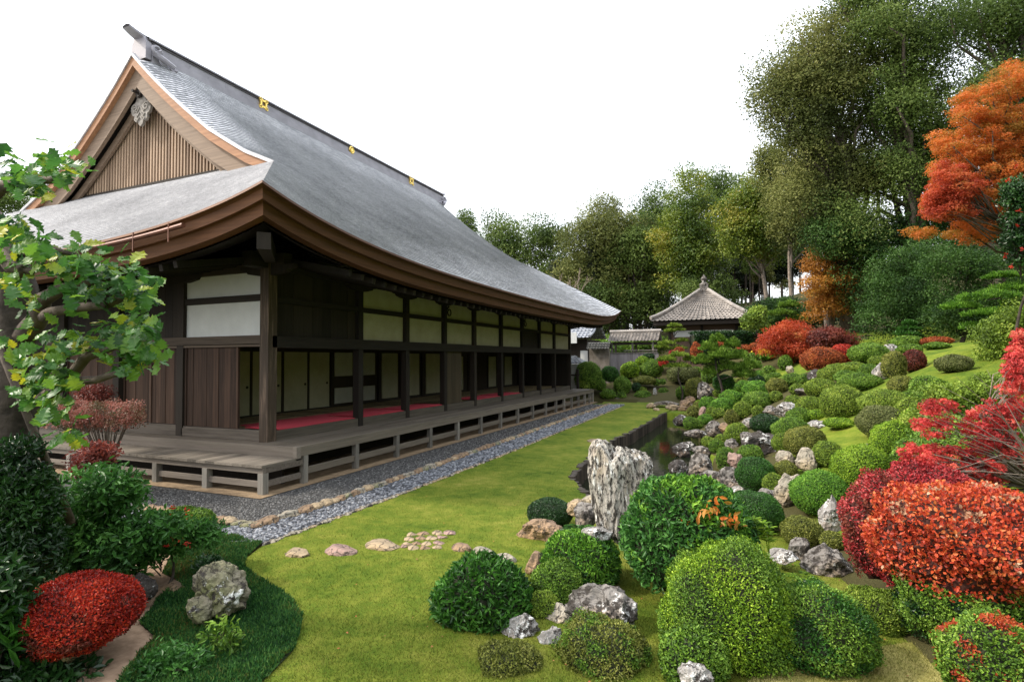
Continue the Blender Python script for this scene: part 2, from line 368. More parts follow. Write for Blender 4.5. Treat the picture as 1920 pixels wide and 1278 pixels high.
soil = np.maximum(soil, planted*.85)*(1-soil_keep)
soil = np.clip(soil, 0, 1)
at = terrain.data.attributes.new('soil', 'FLOAT', 'POINT'); at.data.foreach_set('value', soil.ravel().astype(np.float32))

lawn_left = [(1165, 762), (950, 850), (800, 908), (660, 960), (560, 997), (495, 1020), (462, 1045), (458, 1062), (478, 1080), (520, 1100), (548, 1125), (566, 1155), (562, 1185), (548, 1220), (520, 1250), (490, 1278)]
LL = [tuple(onz(u, v, 0)[:2]) for u, v in lawn_left]
lawnP = LL+[(-2.9, 1.5), (-2.6, -4), (2.2, -4), (2.0, 3.0), (1.9, 4.3), (1.5, 6.0), (.8, 8.0)]+POND[:NPL][::-1]+[(-3.2, 25.5), (-3.6, 28.5), (-7.2, 28.9), (-6.9, 27.2)]
lawn = sheet('lawn', lawnP, 0, M_LAWN)
def edge_strip(P, z0, z1, th, name, mt, kind='structure', lab=None, cat=None):
    b = MB()
    for i in range(len(P)-1):
        p = np.array(P[i]); q = np.array(P[i+1]); n_ = max(1, int(np.linalg.norm(q-p)/.14))
        for k in range(n_):
            c = p+(q-p)*(k+.5)/n_
            r = .075*random.uniform(.85, 1.1)
            b.tube([(c[0], c[1], z0), (c[0], c[1], z1+random.uniform(-.015, .03))], r, 7)
    o = b.build(name, mt); return o
M_STAKE = woodmat('wet_stake_wood', (.012, .010, .008), (.07, .055, .04))
pe = edge_strip(POND[:NPL], -.9, .0, .1, 'pond_edging', M_STAKE)
b_ = MB(); b_.grid(np.array([[(p[0], p[1], z) for p in POND[:NPL]] for z in (-.9, -.012)])); o = b_.build('bank_board', M_STAKE, pe)
tag(pe, 'dark wooden stake edging along the lawn side of the pond', 'pond edging')
# pond water
mt, n, b = nodes('pond_water'); b.inputs['Base Color'].default_value = (.010, .014, .007, 1); b.inputs['Roughness'].default_value = .04; b.inputs['Specular IOR Level'].default_value = .5
t = ntex(n, 5, 3, .5, mapping(n)); bump(n, b, t.outputs[0], .12, .02)
PW = [(p[0]-.04, p[1]) for p in POND[:NPL]]+[(p[0]+.7, p[1]) for p in POND[NPL:]]
sheet('pond_water', PW, -.33, mt)

# gravel court and pebble drain
M_GRAV = simplemat('gravel_grey', (.03, .03, .031), (.12, .117, .113), 45, .95, 1.0, .03)
M_EARTH = simplemat('dry_earth', (.16, .11, .065), (.28, .20, .12), 8, .95, .5, .02)
CX, CY = -6.2, 5.62
sheet('gravel_court', [(-30, CY), (CX, CY), (CX+.02, 12), (-6.45, 26.9), (-30, 26.9)], .0, M_GRAV)
sheet('earth_under_veranda', [(-30, 6.75), (-7.4, 6.75), (-7.38, 28.4), (-30, 28.4)], .012, M_EARTH)
PS = [(-8.6, CY-.02), (CX+.04, CY), (CX+.04, 12), (-6.4, 27.0), (-5.72, 27.0), (-5.45, 12.2), (-5.5, 6.7), (-5.6, 5.12), (-6.6, 4.85), (-8.6, 4.9)]
M_PEBB = simplemat('pebble_bed', (.03, .032, .036), (.10, .105, .115), 40, .9, .8, .02)
sheet('pebble_drain', PS, .004, M_PEBB)
def scatter_stones(name, inside, xr, yr, n_, smin, smax, z, mt, flat=.55, dens_near=True):
    b = MB()
    base = bmesh.new(); bmesh.ops.create_icosphere(base, subdivisions=1, radius=1)
    TV = np.array([v.co[:] for v in base.verts]); TF = np.array([[v.index for v in f.verts] for f in base.faces]); base.free()
    P = np.stack([rng.uniform(*xr, n_*4), rng.uniform(0, 1, n_*4)**(1.8 if dens_near else 1)*(yr[1]-yr[0])+yr[0]], 1)
    P = P[inpoly(P[:, 0], P[:, 1], inside)][:n_]; k = len(P)
    a = rng.uniform(0, 6.28, k); S = rng.uniform(smin, smax, k)*(1+np.clip(P[:, 1]-7, 0, 20)*.07); el = rng.uniform(.6, 1, k)
    ca, sa = np.cos(a), np.sin(a)
    x = TV[None, :, 0]*S[:, None]; y = TV[None, :, 1]*(S*el)[:, None]; zz = TV[None, :, 2]*(S*flat)[:, None]
    V = np.stack([x*ca[:, None]-y*sa[:, None]+P[:, 0:1], x*sa[:, None]+y*ca[:, None]+P[:, 1:2], zz+z+(S*flat*.35)[:, None]], -1)
    F = TF[None]+(np.arange(k)*len(TV))[:, None, None]
    b.add(V.reshape(-1, 3), F.reshape(-1, 3), 0, np.repeat(rng.random(k), len(TF)))
    return b.build(name, mt, smooth=True)
def stonemat(name, cols):
    mt, n, b = nodes(name); r = ramp(n, [(i/(len(cols)-1), c) for i, c in enumerate(cols)], rndattr(n)); n.links.new(r.outputs[0], b.inputs['Base Color']); b.inputs['Roughness'].default_value = .7; return mt
ob = scatter_stones('pebbles', PS, (-8.6, -5.4), (4.8, 27), 9000, .018, .034, .004, stonemat('pebble_stone', [(.03, .033, .04), (.075, .08, .095), (.14, .15, .17), (.27, .28, .30)]))
tag(ob, 'loose blue grey pebbles filling the drain strip beside the lawn', 'pebbles', kind='stuff')
GP = [(-11, CY+.05), (CX-.05, CY+.05), (CX-.03, 12), (-6.5, 26.9), (-7.35, 26.9), (-7.35, 6.7), (-11, 6.7)]
ob = scatter_stones('gravel', GP, (-11, -6.1), (5.6, 27), 16000, .009, .019, .002, stonemat('gravel_stone', [(.02, .02, .02), (.05, .049, .047), (.09, .088, .085), (.2, .195, .19)]))
tag(ob, 'fine dark grey gravel between the veranda and the kerb stones', 'gravel', kind='stuff')
# grass blades
def blades(name, P2, z, ln, mt, wd=.12, lab=None):
    k = len(P2); b = MB(); P = np.column_stack([P2, z if not np.isscalar(z) else np.full(k, z)])
    D = np.column_stack([rng.normal(0, .55, k), rng.normal(0, .55, k), np.ones(k)]); N = rdir(k)
    scatter(b, BLADE, P, D, N, rng.uniform(ln*.6, ln*1.3, k), wd)
    o = b.build(name, mt); tag(o, lab, 'grass', kind='stuff'); return o
M_BLADE = leafmat('grass_blade', [(.035, .075, .006), (.08, .125, .012), (.15, .165, .022), (.24, .22, .06)], .6, .4, .9, .2)
Q = np.column_stack([rng.uniform(-6, 2, 900000), rng.uniform(1.8, 12, 900000)])
Q = Q[inpoly(Q[:, 0], Q[:, 1], lawnP)]; dd = np.hypot(Q[:, 0], Q[:, 1]); Q = Q[(rng.random(len(Q)) < np.clip((4.0/dd)**2.2, 0, 1)) & (terr(Q[:, 0], Q[:, 1]) < .02)][:170000]
blades('lawn_grass', Q, 0.0, .02, M_BLADE, .2, 'short mown yellow green grass covering the near lawn')

# moss patch
MP = [(395, 1003), (440, 1006), (492, 1019), (462, 1043), (457, 1062), (480, 1083), (521, 1103), (549, 1127), (567, 1157), (563, 1187), (549, 1222), (520, 1252), (490, 1280), (470, 1330), (200, 1330), (225, 1275), (290, 1195), (262, 1170), (285, 1140), (305, 1115), (335, 1090), (305, 1075), (320, 1050), (380, 1015)]
MW = [tuple(onz(u, v, 0)[:2]) for u, v in MP]
M_MOSS = leafmat('moss_leaf', [(.008, .03, .008), (.015, .06, .014), (.03, .11, .022), (.07, .16, .03), (.13, .07, .02)], .7, .2, 1.5, .2)
sheet('moss_bed', MW, .012, simplemat('moss_base', (.008, .025, .006), (.03, .04, .012), 30, .95, .8, .02))
Q = np.column_stack([rng.uniform(-7.5, -2.4, 400000), rng.uniform(1.5, 6, 400000)]); Q = Q[inpoly(Q[:, 0], Q[:, 1], MW)][:90000]
zz = .012+.03*np.clip(vn(Q[:, 0], Q[:, 1], 5), -.2, 1)
blades('moss', Q, zz, .035, M_MOSS, .45, 'dark green moss cushion patch around the pale rock at lower left')

# ------------------------------------------------------------------ temple hall
XE, YE0, YE1 = -6.44, 5.87, 29.89
XR, XW, YW0, YW1 = -15.4, -8.64, 8.1, 27.66
YG = 9.6; DF = YG-YE0; DR = XE-XR; XWL = 2*XR-XW
PD = [0, .5, 1.5, 2.6, 3.73, 5, 6.23, 7.6, 8.96]; PZ = [4.17, 4.50, 5.20, 6.00, 6.82, 7.68, 8.60, 9.75, 10.98]
DFf = np.polyfit(PD, PZ, 4)
def prof(d): return np.polyval(DFf, d)
def lift(q): return .66*np.exp(-np.abs(q)/2.2)
YCM = (YE0+YE1)/2
def zmain(d, y):
    y = np.where(y > YCM, 2*YCM-y, y)
    q = np.maximum(y-YE0-np.minimum(d, DF), 0)
    z = prof(d)+lift(q)*np.clip(1-d/DF*.8, .0, 1)
    t = np.clip((y-YG)/1.5, 0, 1)
    z = z-.28*np.clip((d-DF)/2.2, 0, 1)*(1-t)**2
    return z
hall = thing('temple_hall', 'large dark timber temple hall with a huge curved grey shingle roof and open veranda', 'temple hall', (XW, YW0, 0))
def part(b, name, mt, smooth=False, parent=None):
    o = b.build(name, mt, smooth=smooth); p = parent or hall
    o.parent = p; o.matrix_parent_inverse = Matrix.Translation(p.matrix_world.translation if False else wpos(p)).inverted(); return o
def wpos(p):
    v = Vector(p.location)
    return v
# roof shingles
mt, n, b = nodes('cypress_shingle')
uvv = mapping(n); tn = ntex(n, 6, 6, .7, uvv); tf = ntex(n, 60, 3, .6, uvv)
ra = rndattr(n)
mx = mixc(n, .45, tn.outputs[0], tf.outputs[0]); bw = n.nodes.new('ShaderNodeRGBToBW'); n.links.new(mx, bw.inputs[0])
ad = n.nodes.new('ShaderNodeMath'); ad.operation = 'MULTIPLY_ADD'; ad.inputs[1].default_value = .55; n.links.new(ra, ad.inputs[0]); n.links.new(bw.outputs[0], ad.inputs[2])
tl = ntex(n, .55, 5, .65, uvv); ad2 = n.nodes.new('ShaderNodeMath'); ad2.operation = 'MULTIPLY_ADD'; ad2.inputs[1].default_value = .5; n.links.new(tl.outputs[0], ad2.inputs[0]); n.links.new(ad.outputs[0], ad2.inputs[2]); sb2 = n.nodes.new('ShaderNodeMath'); sb2.operation = 'SUBTRACT'; sb2.inputs[1].default_value = .25; n.links.new(ad2.outputs[0], sb2.inputs[0]); ad = sb2
r = ramp(n, [(.34, (.09, .095, .11)), (.64, (.27, .272, .29)), (.92, (.57, .573, .60))], ad.outputs[0])
n.links.new(r.outputs[0], b.inputs['Base Color'])
rr = ramp(n, [(.3, (.28,)*3), (.75, (.5,)*3)], tn.outputs[0]); n.links.new(rr.outputs[0], b.inputs['Roughness'])
b.inputs['Specular IOR Level'].default_value = .8; b.inputs['Metallic'].default_value = .15
bump(n, b, tf.outputs[0], .35, .01); M_SH = mt
def slope(b, rows, cols_y, fx, step=.03):
    # fx(d, t) -> point ; saw-tooth courses, each shingle course split in tiles
    N = len(rows)-1; t = np.linspace(0, 1, cols_y+1)
    for i in range(N):
        lo = np.array([fx(rows[i], tt, step) for tt in t]); hi = np.array([fx(rows[i+1], tt, 0.0) for tt in t])
        bot = np.array([fx(rows[i], tt, -.005) for tt in t])
        P = np.concatenate([lo, hi]); k = cols_y+1
        F = np.array([(j, j+1, k+j+1, k+j) for j in range(cols_y)])
        b.add(P, F, 0, rng.random(cols_y))
        b.add(np.concatenate([bot, lo]), F, 0, .1)
rowsM = np.linspace(0, DR-.25, 84)
def ends(d): y0 = YE0+min(d, DF); return y0, 2*YCM-y0
def ease(t): return t+.12*math.sin(2*math.pi*t)*-1*-1 if False else (t-.10*math.sin(2*math.pi*t))
rb = MB()
for sgn in (1, -1):
    def fx(d, t, up):
        y0, y1 = ends(d); y = y0+(y1-y0)*ease(t); x = XE-d
        if sgn < 0: x = 2*XR-x
        return (x, y, float(zmain(d, np.float64(y)))+up)
    nb = MB(); slope(nb, rowsM, 150, fx)
    rb.V += nb.V
    for k, L in nb.F.items():
        for F, M_, R_ in L: rb.F.setdefault(k, []).append(((F if sgn > 0 else F[:, ::-1])+rb.n, M_, R_))
    rb.n += nb.n
rowsS = np.linspace(0, 4.3, 38)
for sgn in (1, -1):
    def fx(d, t, up):
        xa = XE-d-max(0, d-DF)*1.3; xb = 2*XR-xa; tt = t-.09*math.sin(2*math.pi*t); x = xa+(xb-xa)*tt; y = YE0+d
        q = min(abs(x-xa), abs(x-xb)); z = float(prof(d)+lift(q)*max(0, 1-d/DF*.8))+up
        if sgn < 0: y = 2*YCM-y
        return (x, y, z)
    nb = MB(); slope(nb, rowsS, 90, fx)
    rb.V += nb.V
    for k, L in nb.F.items():
        for F, M_, R_ in L: rb.F.setdefault(k, []).append(((F[:, ::-1] if sgn > 0 else F)+rb.n, M_, R_))
    rb.n += nb.n
roof = part(rb, 'roof', M_SH)
# eave fascia: sweep bands around the four sides
M_FAS = woodmat('fascia_cedar_shaded', (.035, .012, .005), (.10, .040, .017), 1, .6, 2.5, .3, .3, (.15, .07, .03))  # same cedar as the short eaves, darkened: shade of the long eaves painted in
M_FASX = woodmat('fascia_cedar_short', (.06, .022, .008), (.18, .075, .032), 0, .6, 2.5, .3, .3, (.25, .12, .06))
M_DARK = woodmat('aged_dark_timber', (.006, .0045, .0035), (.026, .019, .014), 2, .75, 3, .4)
M_DARKX = woodmat('aged_dark_beam', (.010, .008, .006), (.04, .03, .022), 0, .75, 3, .4)
M_DARKY = woodmat('aged_dark_long_beam', (.008, .006, .005), (.03, .023, .017), 1, .75, 3, .4)
def perim(off, side, n_=60):
    # points along an eave inset by off: side 0 = front(-Y), 1 = right(+X), 2 back, 3 left
    P = []
    xa, xb = XE-off, 2*XR-(XE-off); y0, y1 = YE0+off, YE1-off
    for i in range(n_+1):
        t = i/n_; t = t-.10*math.sin(2*math.pi*t)
        if side in (1, 3):
            y = y0+(y1-y0)*t; q = min(y-y0, y1-y); P.append(((xa if side == 1 else xb), y, q))
        else:
            x = xa+(xb-xa)*t; q = min(abs(x-xa), abs(x-xb)); P.append((x, (y0 if side == 0 else y1), q))
    return P
def sweep(b, side, prof_pts):
    # prof_pts: list of (inset, z relative to eave line)
    rows = []
    for off, dz in prof_pts:
        rows.append([(x, y, 4.17+.66*math.exp(-q/2.2)+dz) for x, y, q in perim(off, side)])
    b.grid(np.array(rows))
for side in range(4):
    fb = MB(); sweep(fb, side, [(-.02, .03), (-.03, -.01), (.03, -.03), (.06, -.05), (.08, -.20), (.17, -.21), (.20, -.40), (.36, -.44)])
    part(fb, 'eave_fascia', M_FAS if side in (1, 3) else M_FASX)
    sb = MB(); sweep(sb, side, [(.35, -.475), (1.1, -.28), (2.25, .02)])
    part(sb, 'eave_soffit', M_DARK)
# rafters
rf = MB()
for y in np.arange(YE0+2.4, YE1-2.3, .36):
    q = min(y-YE0, YE1-y); l = .66*math.exp(-q/2.2)
    rf.bar((XE-.4, y, 3.66+l), (XW+.02, y, 4.05+l), .09, .11)
for x in np.arange(XE-2.4, 2*XR-XE+2.4, -.36):
    q = min(XE-x, x-(2*XR-XE)); l = .66*math.exp(-q/2.2)
    rf.bar((x, YE0+.4, 3.66+l), (x, YW0-.02, 4.05+l), .09, .11)
rf.bar((XE-.4, YE0+.4, 4.1), (XW, YW0, 4.3), .2, .26); 
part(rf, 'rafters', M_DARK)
# verge boards on the gables
M_BARGE = woodmat('barge_cedar', (.17, .075, .035), (.38, .19, .095), 0, .6, 2.2, .3, .3, (.48, .29, .17))
M_BARG2 = woodmat('barge_grey_cedar', (.11, .075, .05), (.26, .185, .13), 0, .65, 2.2, .3, .3, (.34, .26, .19))
def vsweep(name, ya, yb, za, zb, mt, near=True, d0=DF-.15):
    b = MB(); ds = np.linspace(d0, DR, 40); f = 1 if near else -1
    for sg in (1, -1):
        rows = [[], [], [], []]
        for d in ds:
            x = XE-d
            zt = float(zmain(max(d, DF), np.float64(YG+.001)))
            if d < DF: zt = zt-(DF-d)*1.1
            k = 1+.25*(d-DF)/DR
            if sg < 0: x = 2*XR-x
            for r_, (y, z) in enumerate(((ya, za), (ya, zb), (yb, zb), (yb, za))):
                rows[r_].append((x, y if near else 2*YCM-y, zt+z*k))
        rows.append(rows[0]); b.grid(np.array(rows), flip=(sg < 0) != (not near))
    return part(b, name, mt)
for near in (True, False):
    vsweep('verge_edge', 9.58, 9.70, .02, -.07, M_SH, near)
    vsweep('verge_board', 9.62, 9.80, -.07, -.30, M_BARGE, near)
    vsweep('barge_board', 9.74, 9.84, -.30, -.78, M_BARG2, near)
    vsweep('inner_barge_board', 9.98, 10.06, -.72, -.95, M_BARG2, near)
    vsweep('verge_soffit', 9.84, 10.22, -.34, -.42, M_DARK, near)
# gable lattice
M_SLAT = woodmat('lattice_slat_cedar', (.16, .10, .065), (.40, .28, .19), 2, .65, 2.2, .3)
for near in (True, False):
    yb_ = 10.16; gb = MB(); lb = MB()
    def gtop(x): d = XE-x if x > XR else x-(2*XR-XE); return float(zmain(max(d, DF), np.float64(YG+.01)))-.55
    zb0 = float(prof(10.16-YE0))+.0
    xs_ = np.arange(XR-3.95, XR+3.95, .125)
    for x in xs_:
        zt = gtop(x)
        if zt < zb0-.2: continue
        y0, y1 = yb_-.05, yb_
        if not near: y0, y1 = 2*YCM-y1, 2*YCM-y0
        gb.box(x, x+.055, y0, y1, zb0-.3, zt, 0)
    V = []; 
    for x in np.linspace(XR-4, XR+4, 40): V.append((x, max(gtop(x), zb0-.28)))
    y = yb_+.04 if near else 2*YCM-yb_-.04
    P = np.array([[(x, y, zb0-.3) for x, z in V], [(x, y, z) for x, z in V]]); lb.grid(P)
    lb.box(XR-3.95, XR+3.95, (yb_-.09) if near else 2*YCM-yb_+.05, (yb_-.052) if near else 2*YCM-yb_+.09, zb0-.02, zb0+.05)
    gl = part(gb, 'gable_lattice', M_SLAT); part(lb, 'gable_wall', M_DARK)
# gable pendant (carved) and its peg
def extrude_poly(b, pts, y0, y1, mat=0):
    tr = tessellate_polygon([[Vector((p[0], p[1], 0)) for p in pts]]); k = len(pts)
    V = [(p[0], y0, p[1]) for p in pts]+[(p[0], y1, p[1]) for p in pts]
    b.add(V, [(i, (i+1) % k, k+(i+1) % k, k+i) for i in range(k)], mat, .5); base = b.n-len(V)
    T = []
    for t in tr:
        a, c, e = [Vector((pts[i][0], pts[i][1], 0)) for i in t]
        t = tuple(t) if (c-a).cross(e-a).z > 0 else tuple(t)[::-1]
        T.append(t); T.append(tuple(i+k for i in t[::-1]))
    b.F.setdefault(3, []).append((np.array(T)+base, np.full(len(T), mat), np.full(len(T), .5)))
M_CARVE = simplemat('carved_grey_wood', (.16, .14, .12), (.34, .31, .28), 12, .7, .5)
cx, cz = XR, 9.55
half = [(0, .32), (.12, .30), (.20, .12), (.16, .02), (.22, -.08), (.36, -.14), (.42, -.28), (.36, -.42), (.27, -.46), (.28, -.56), (.2, -.64), (.12, -.63), (.08, -.72), (0, -.78)]
pb = MB(); extrude_poly(pb, [(cx+x, cz+z) for x, z in half]+[(cx-x, cz+z) for x, z in half[-2:0:-1]], 9.86, 9.93)
for sx in (-1, 1):
    pts = [(cx+sx*(.24+.12*math.cos(a)*(1-a/12)), 9.85, cz-.26+.12*math.sin(a)*(1-a/12)) for a in np.linspace(0, 9, 22)]; pb.tube(pts, .022, 6)
    for k in range(3): pb.tube([(cx+sx*.03, 9.85, cz-.25-.14*k), (cx+sx*.14, 9.85, cz-.38-.13*k), (cx+sx*.2, 9.85, cz-.33-.12*k)], .018, 6)
pend = part(pb, 'gable_pendant', M_CARVE)
pg = MB(); a6 = [(cx+.12*math.cos(a), cz+.12+.12*math.sin(a)) for a in np.linspace(0, 2*math.pi, 7)[:-1]]; extrude_poly(pg, a6, 9.78, 9.87); pg.tube([(cx, 9.62, cz+.12), (cx, 9.8, cz+.12)], .04, 8)
o = pg.build('pendant_peg', M_DARK, pend); 
# ridge
M_RID = simplemat('ridge_copper_grey', (.20, .19, .215), (.30, .285, .32), 2, .45, .1, .01, .5)
M_RIDD = simplemat('ridge_dark_joint', (.04, .035, .04), (.09, .08, .085), 5, .6, 0)
RY0, RY1 = 9.95, 2*YCM-9.95
r1 = MB(); zt0 = 10.86
def xbox(b, hw, z0, z1, y0=RY0, y1=RY1): b.box(XR-hw, XR+hw, y0, y1, z0, z1)
xbox(r1, .34, 10.45, 10.86); xbox(r1, .29, 10.86, 11.07)
for y in np.arange(RY0+.5, RY1, .62): r1.box(XR-.293, XR+.293, y, y+.03, 10.87, 11.065)
ridge = part(r1, 'ridge', M_RID)
r2 = MB(); xbox(r2, .32, 11.072, 11.10); xbox(r2, .27, 11.10, 11.155); r2.build('ridge_joint', M_RIDD, ridge)
r3 = MB()
sec = [(-.34, 11.15), (-.34, 11.19), (-.18, 11.26), (0, 11.285), (.18, 11.26), (.34, 11.19), (.34, 11.15)]
ysx = [(RY0-.02, 0), (RY1+.02, 0)]
P = np.array([[(XR+x, y, z) for x, z in sec+[sec[0]]] for y in (RY0-.1, RY1+.1)]); r3.grid(P); r3.build('ridge_cap', M_RID, ridge)
M_GOLD = simplemat('gilt_metal', (.75, .50, .10), (.95, .72, .22), 9, .3, .1, .005, .5, .85)
def emblem(y, kind):
    z = 10.98; K = .68
    for sx in (1, -1):
        e = MB(); x = XR+sx*.33
        if kind == 'ring':
            e.tube([(x, y+.13*math.cos(a), z+.13*math.sin(a)) for a in np.linspace(0, 2*math.pi, 25)], .032, 6)
            for a in np.linspace(0, 2*math.pi, 9)[:-1]: e.tube([(x, y, z), (x, y+.12*math.cos(a), z+.12*math.sin(a))], .02, 5)
            e.tube([(x-.02*sx, y, z), (x+.03*sx, y, z)], .07, 12)
        else:
            for a in range(4):
                c, s = math.cos(a*math.pi/2), math.sin(a*math.pi/2)
                p = lambda u, w: (x, y+(u*c-w*s)*K, z+(u*s+w*c)*K)
                e.bar(p(-.2, .15), p(.2, .15), .065, .065)
                for dx_, dy_ in ((.2, .15), (.15, .2), (.21, .21)): e.tube([(x-.03, *p(dx_, dy_)[1:]), (x+.035, *p(dx_, dy_)[1:])], .042, 10)
        e.build('ridge_emblem', M_GOLD, ridge)
emblem(13.75, 'sq'); emblem(18.3, 'ring'); emblem(22.7, 'sq')
# ridge end ornaments
for near in (True, False):
    e = MB(); f = (lambda y: y) if near else (lambda y: 2*YCM-y)
    pts = [(XR-.30, 10.6), (XR-.30, 11.06), (XR-.2, 11.22), (XR+.2, 11.22), (XR+.30, 11.06), (XR+.30, 10.6)]
    ya, yb = sorted((f(9.78), f(9.94))); extrude_poly(e, pts, ya, yb)
    o = part(e, 'ridge_end_tile', M_RID)
    for sx in (-1, 1):
        e = MB()
        for (dy, dz, r_) in ((.02, -.0, .17), (.22, -.22, .15), (.5, -.32, .11)):
            e.tube([(XR+sx*(.38+.16*0)+sx*.02*a, f(9.98+dy+r_*math.cos(a)*(1-a/9)), 10.84+dz+r_*math.sin(a)*(1-a/9)) for a in np.linspace(0, 7, 18)], .045, 6)
        e.tube([(XR+sx*.40, f(9.95), 10.78), (XR+sx*.52, f(10.15), 10.66), (XR+sx*.62, f(10.4), 10.52)], [.08, .08, .07], 8)
        e.build('scroll_ornament', M_RID, o)
    e = MB(); P = []
    for t in np.linspace(0, 1, 9):
        y = 10.15-.72*t; z = 11.17+.16*t**2.0; hw = .24-.10*t; h = .14-.05*t
        P.append([(XR+x, f(y), zz) for x, zz in ((-hw, z), (-hw, z+h*.6), (0, z+h), (hw, z+h*.6), (hw, z), (-hw, z))])
    e.grid(np.array(P)); e.build('ridge_horn', M_RID, o)
# gutter along the short eave
M_COP = simplemat('copper_gutter', (.08, .03, .018), (.16, .06, .035), 6, .5, .1, .005, .4, .3)
gt = MB(); P = [(x, YE0-.07, 4.13+.5*math.exp(-(XE-x)/2.2)-.02) for x in np.linspace(-8.0, -22, 30)]
gt.tube(P, .04, 8)
for x in np.arange(-8.3, -21, -.85): gt.bar((x, YE0-.10, 4.2+.5*math.exp(-(XE-x)/2.2)), (x, YE0-.10, 3.9+.5*math.exp(-(XE-x)/2.2)), .015, .02)
part(gt, 'gutter', M_COP)
# walls: structure of the timber frame
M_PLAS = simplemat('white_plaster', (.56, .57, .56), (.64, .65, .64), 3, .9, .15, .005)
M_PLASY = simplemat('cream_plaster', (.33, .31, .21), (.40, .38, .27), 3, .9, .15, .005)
M_FUS_DIM = simplemat('fusuma_paper_dimmed', (.27, .26, .18), (.33, .31, .22), 4, .9, .1, .004)  # paper colour lowered below its own tone, painting in the dim interior
M_WHP = simplemat('white_paper', (.32, .32, .29), (.38, .38, .35), 4, .9, .1, .004)
PY = [8.1, 10.81, 12.79, 14.84, 16.84, 19.05, 21.15, 23.18, 25.2, 27.66]
ZD, ZF, ZK = .69, .86, 2.76
def pillar(x, y, s=.20, z0=.5, z1=4.3, mt=M_DARK): b_ = MB(); b_.box(x-s/2, x+s/2, y-s/2, y+s/2, z0, z1); return part(b_, 'pillar', mt)
M_PIL = woodmat('weathered_pillar', (.012, .009, .006), (.055, .038, .026), 2, .7, 3, .5, .3, (.20, .14, .10))
for i, y in enumerate(PY): pillar(XW-.05, y, .22 if i == 0 else .17, mt=M_PIL if i == 0 else M_DARK, z0=.30, z1=4.28)
XP = [-11.17, -13.3, -15.4, -17.5, -19.6, XWL]
for x in XP: pillar(x, YW0+.05, .2)
for y in (12.8, 17.8, 22.8, YW1): pillar(XWL+.02, y, .2)
for x in (-11.17, -15.4, -19.6): pillar(x, YW1+.0, .2)
# long beams
bm = MB()
bm.box(XW-.16, XW+.06, YW0, YW1, 2.52, ZK-.01); part(bm, 'lintel_beam', M_DARKY)
bm = MB(); bm.box(XW-.12, XW+.02, YW0+.1, YW1, 3.42, 3.535); part(bm, 'mid_rail', M_DARKY)
bm = MB(); bm.box(XW-.2, XW+.05, YW0-.5, YW1+.5, 4.06, 4.34); part(bm, 'wall_plate', M_DARKY)
M_GREYX = woodmat('weathered_grey_wood_x', (.06, .048, .038), (.20, .17, .14), 0, .8, 2.5, .5)
bm = MB(); bm.box(XWL, XW+.0, YW0-.08, YW0+.12, 2.6, 2.765); bm.box(XWL, XW, YW0-.04, YW0+.1, 2.545, 2.59); part(bm, 'lintel_beam', woodmat('weathered_brown_beam', (.03, .022, .016), (.12, .09, .068), 0, .8, 2.5, .5))
bm = MB(); bm.box(-11.1, XW-.1, YW0-.03, YW0+.1, 3.45, 3.58); part(bm, 'mid_rail', M_DARKX)
bm = MB(); bm.box(XWL-.4, XW+.4, YW0-.06, YW0+.16, 4.03, 4.34); part(bm, 'wall_plate', M_DARKX)
# wall panels, right (long) side
for i in range(len(PY)-1):
    y0, y1 = PY[i]+.09, PY[i+1]-.09
    if i == 0:
        b_ = MB()
        for k in range(9): a = y0+(y1-y0)*k/9; b_.box(XW-.10, XW-.06-.006*(k % 2), a, a+(y1-y0)/9-.006, ZK, 4.1)
        part(b_, 'plank_wall', M_DARK); continue
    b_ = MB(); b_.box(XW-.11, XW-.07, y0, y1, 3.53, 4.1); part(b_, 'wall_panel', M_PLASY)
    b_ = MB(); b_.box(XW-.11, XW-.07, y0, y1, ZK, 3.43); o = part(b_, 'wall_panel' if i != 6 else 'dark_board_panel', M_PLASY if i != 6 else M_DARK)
# boat-shaped brackets on pillar heads
for i, y in enumerate(PY[1:], 1):
    b_ = MB(); L_ = .62
    pts = [(-L_, 4.12), (-L_, 4.06), (-L_+.08, 4.03), (-L_+.16, 4.03), (-L_+.2, 3.98), (-.2, 3.93), (.2, 3.93), (L_-.2, 3.98), (L_-.16, 4.03), (L_-.08, 4.03), (L_, 4.06), (L_, 4.12)]
    extrude_poly(b_, pts, -.06, .07)
    V = b_.V[0]; b_.V[0] = np.stack([XW-.02+V[:, 1], y-V[:, 0], V[:, 2]], 1)
    part(b_, 'bracket', M_DARK)
for x, L_ in ((-11.17, .68), (XW-.05, .7)):
    b_ = MB(); pts = [(-L_, 4.12), (-L_, 4.06), (-L_+.08, 4.03), (-L_+.16, 4.03), (-L_+.2, 3.98), (-.2, 3.93), (.2, 3.93), (L_-.2, 3.98), (L_-.16, 4.03), (L_-.08, 4.03), (L_, 4.06), (L_, 4.12)]
    extrude_poly(b_, [(x+p[0], p[1]) for p in pts], YW0-.07, YW0+.05); part(b_, 'bracket', M_DARK)
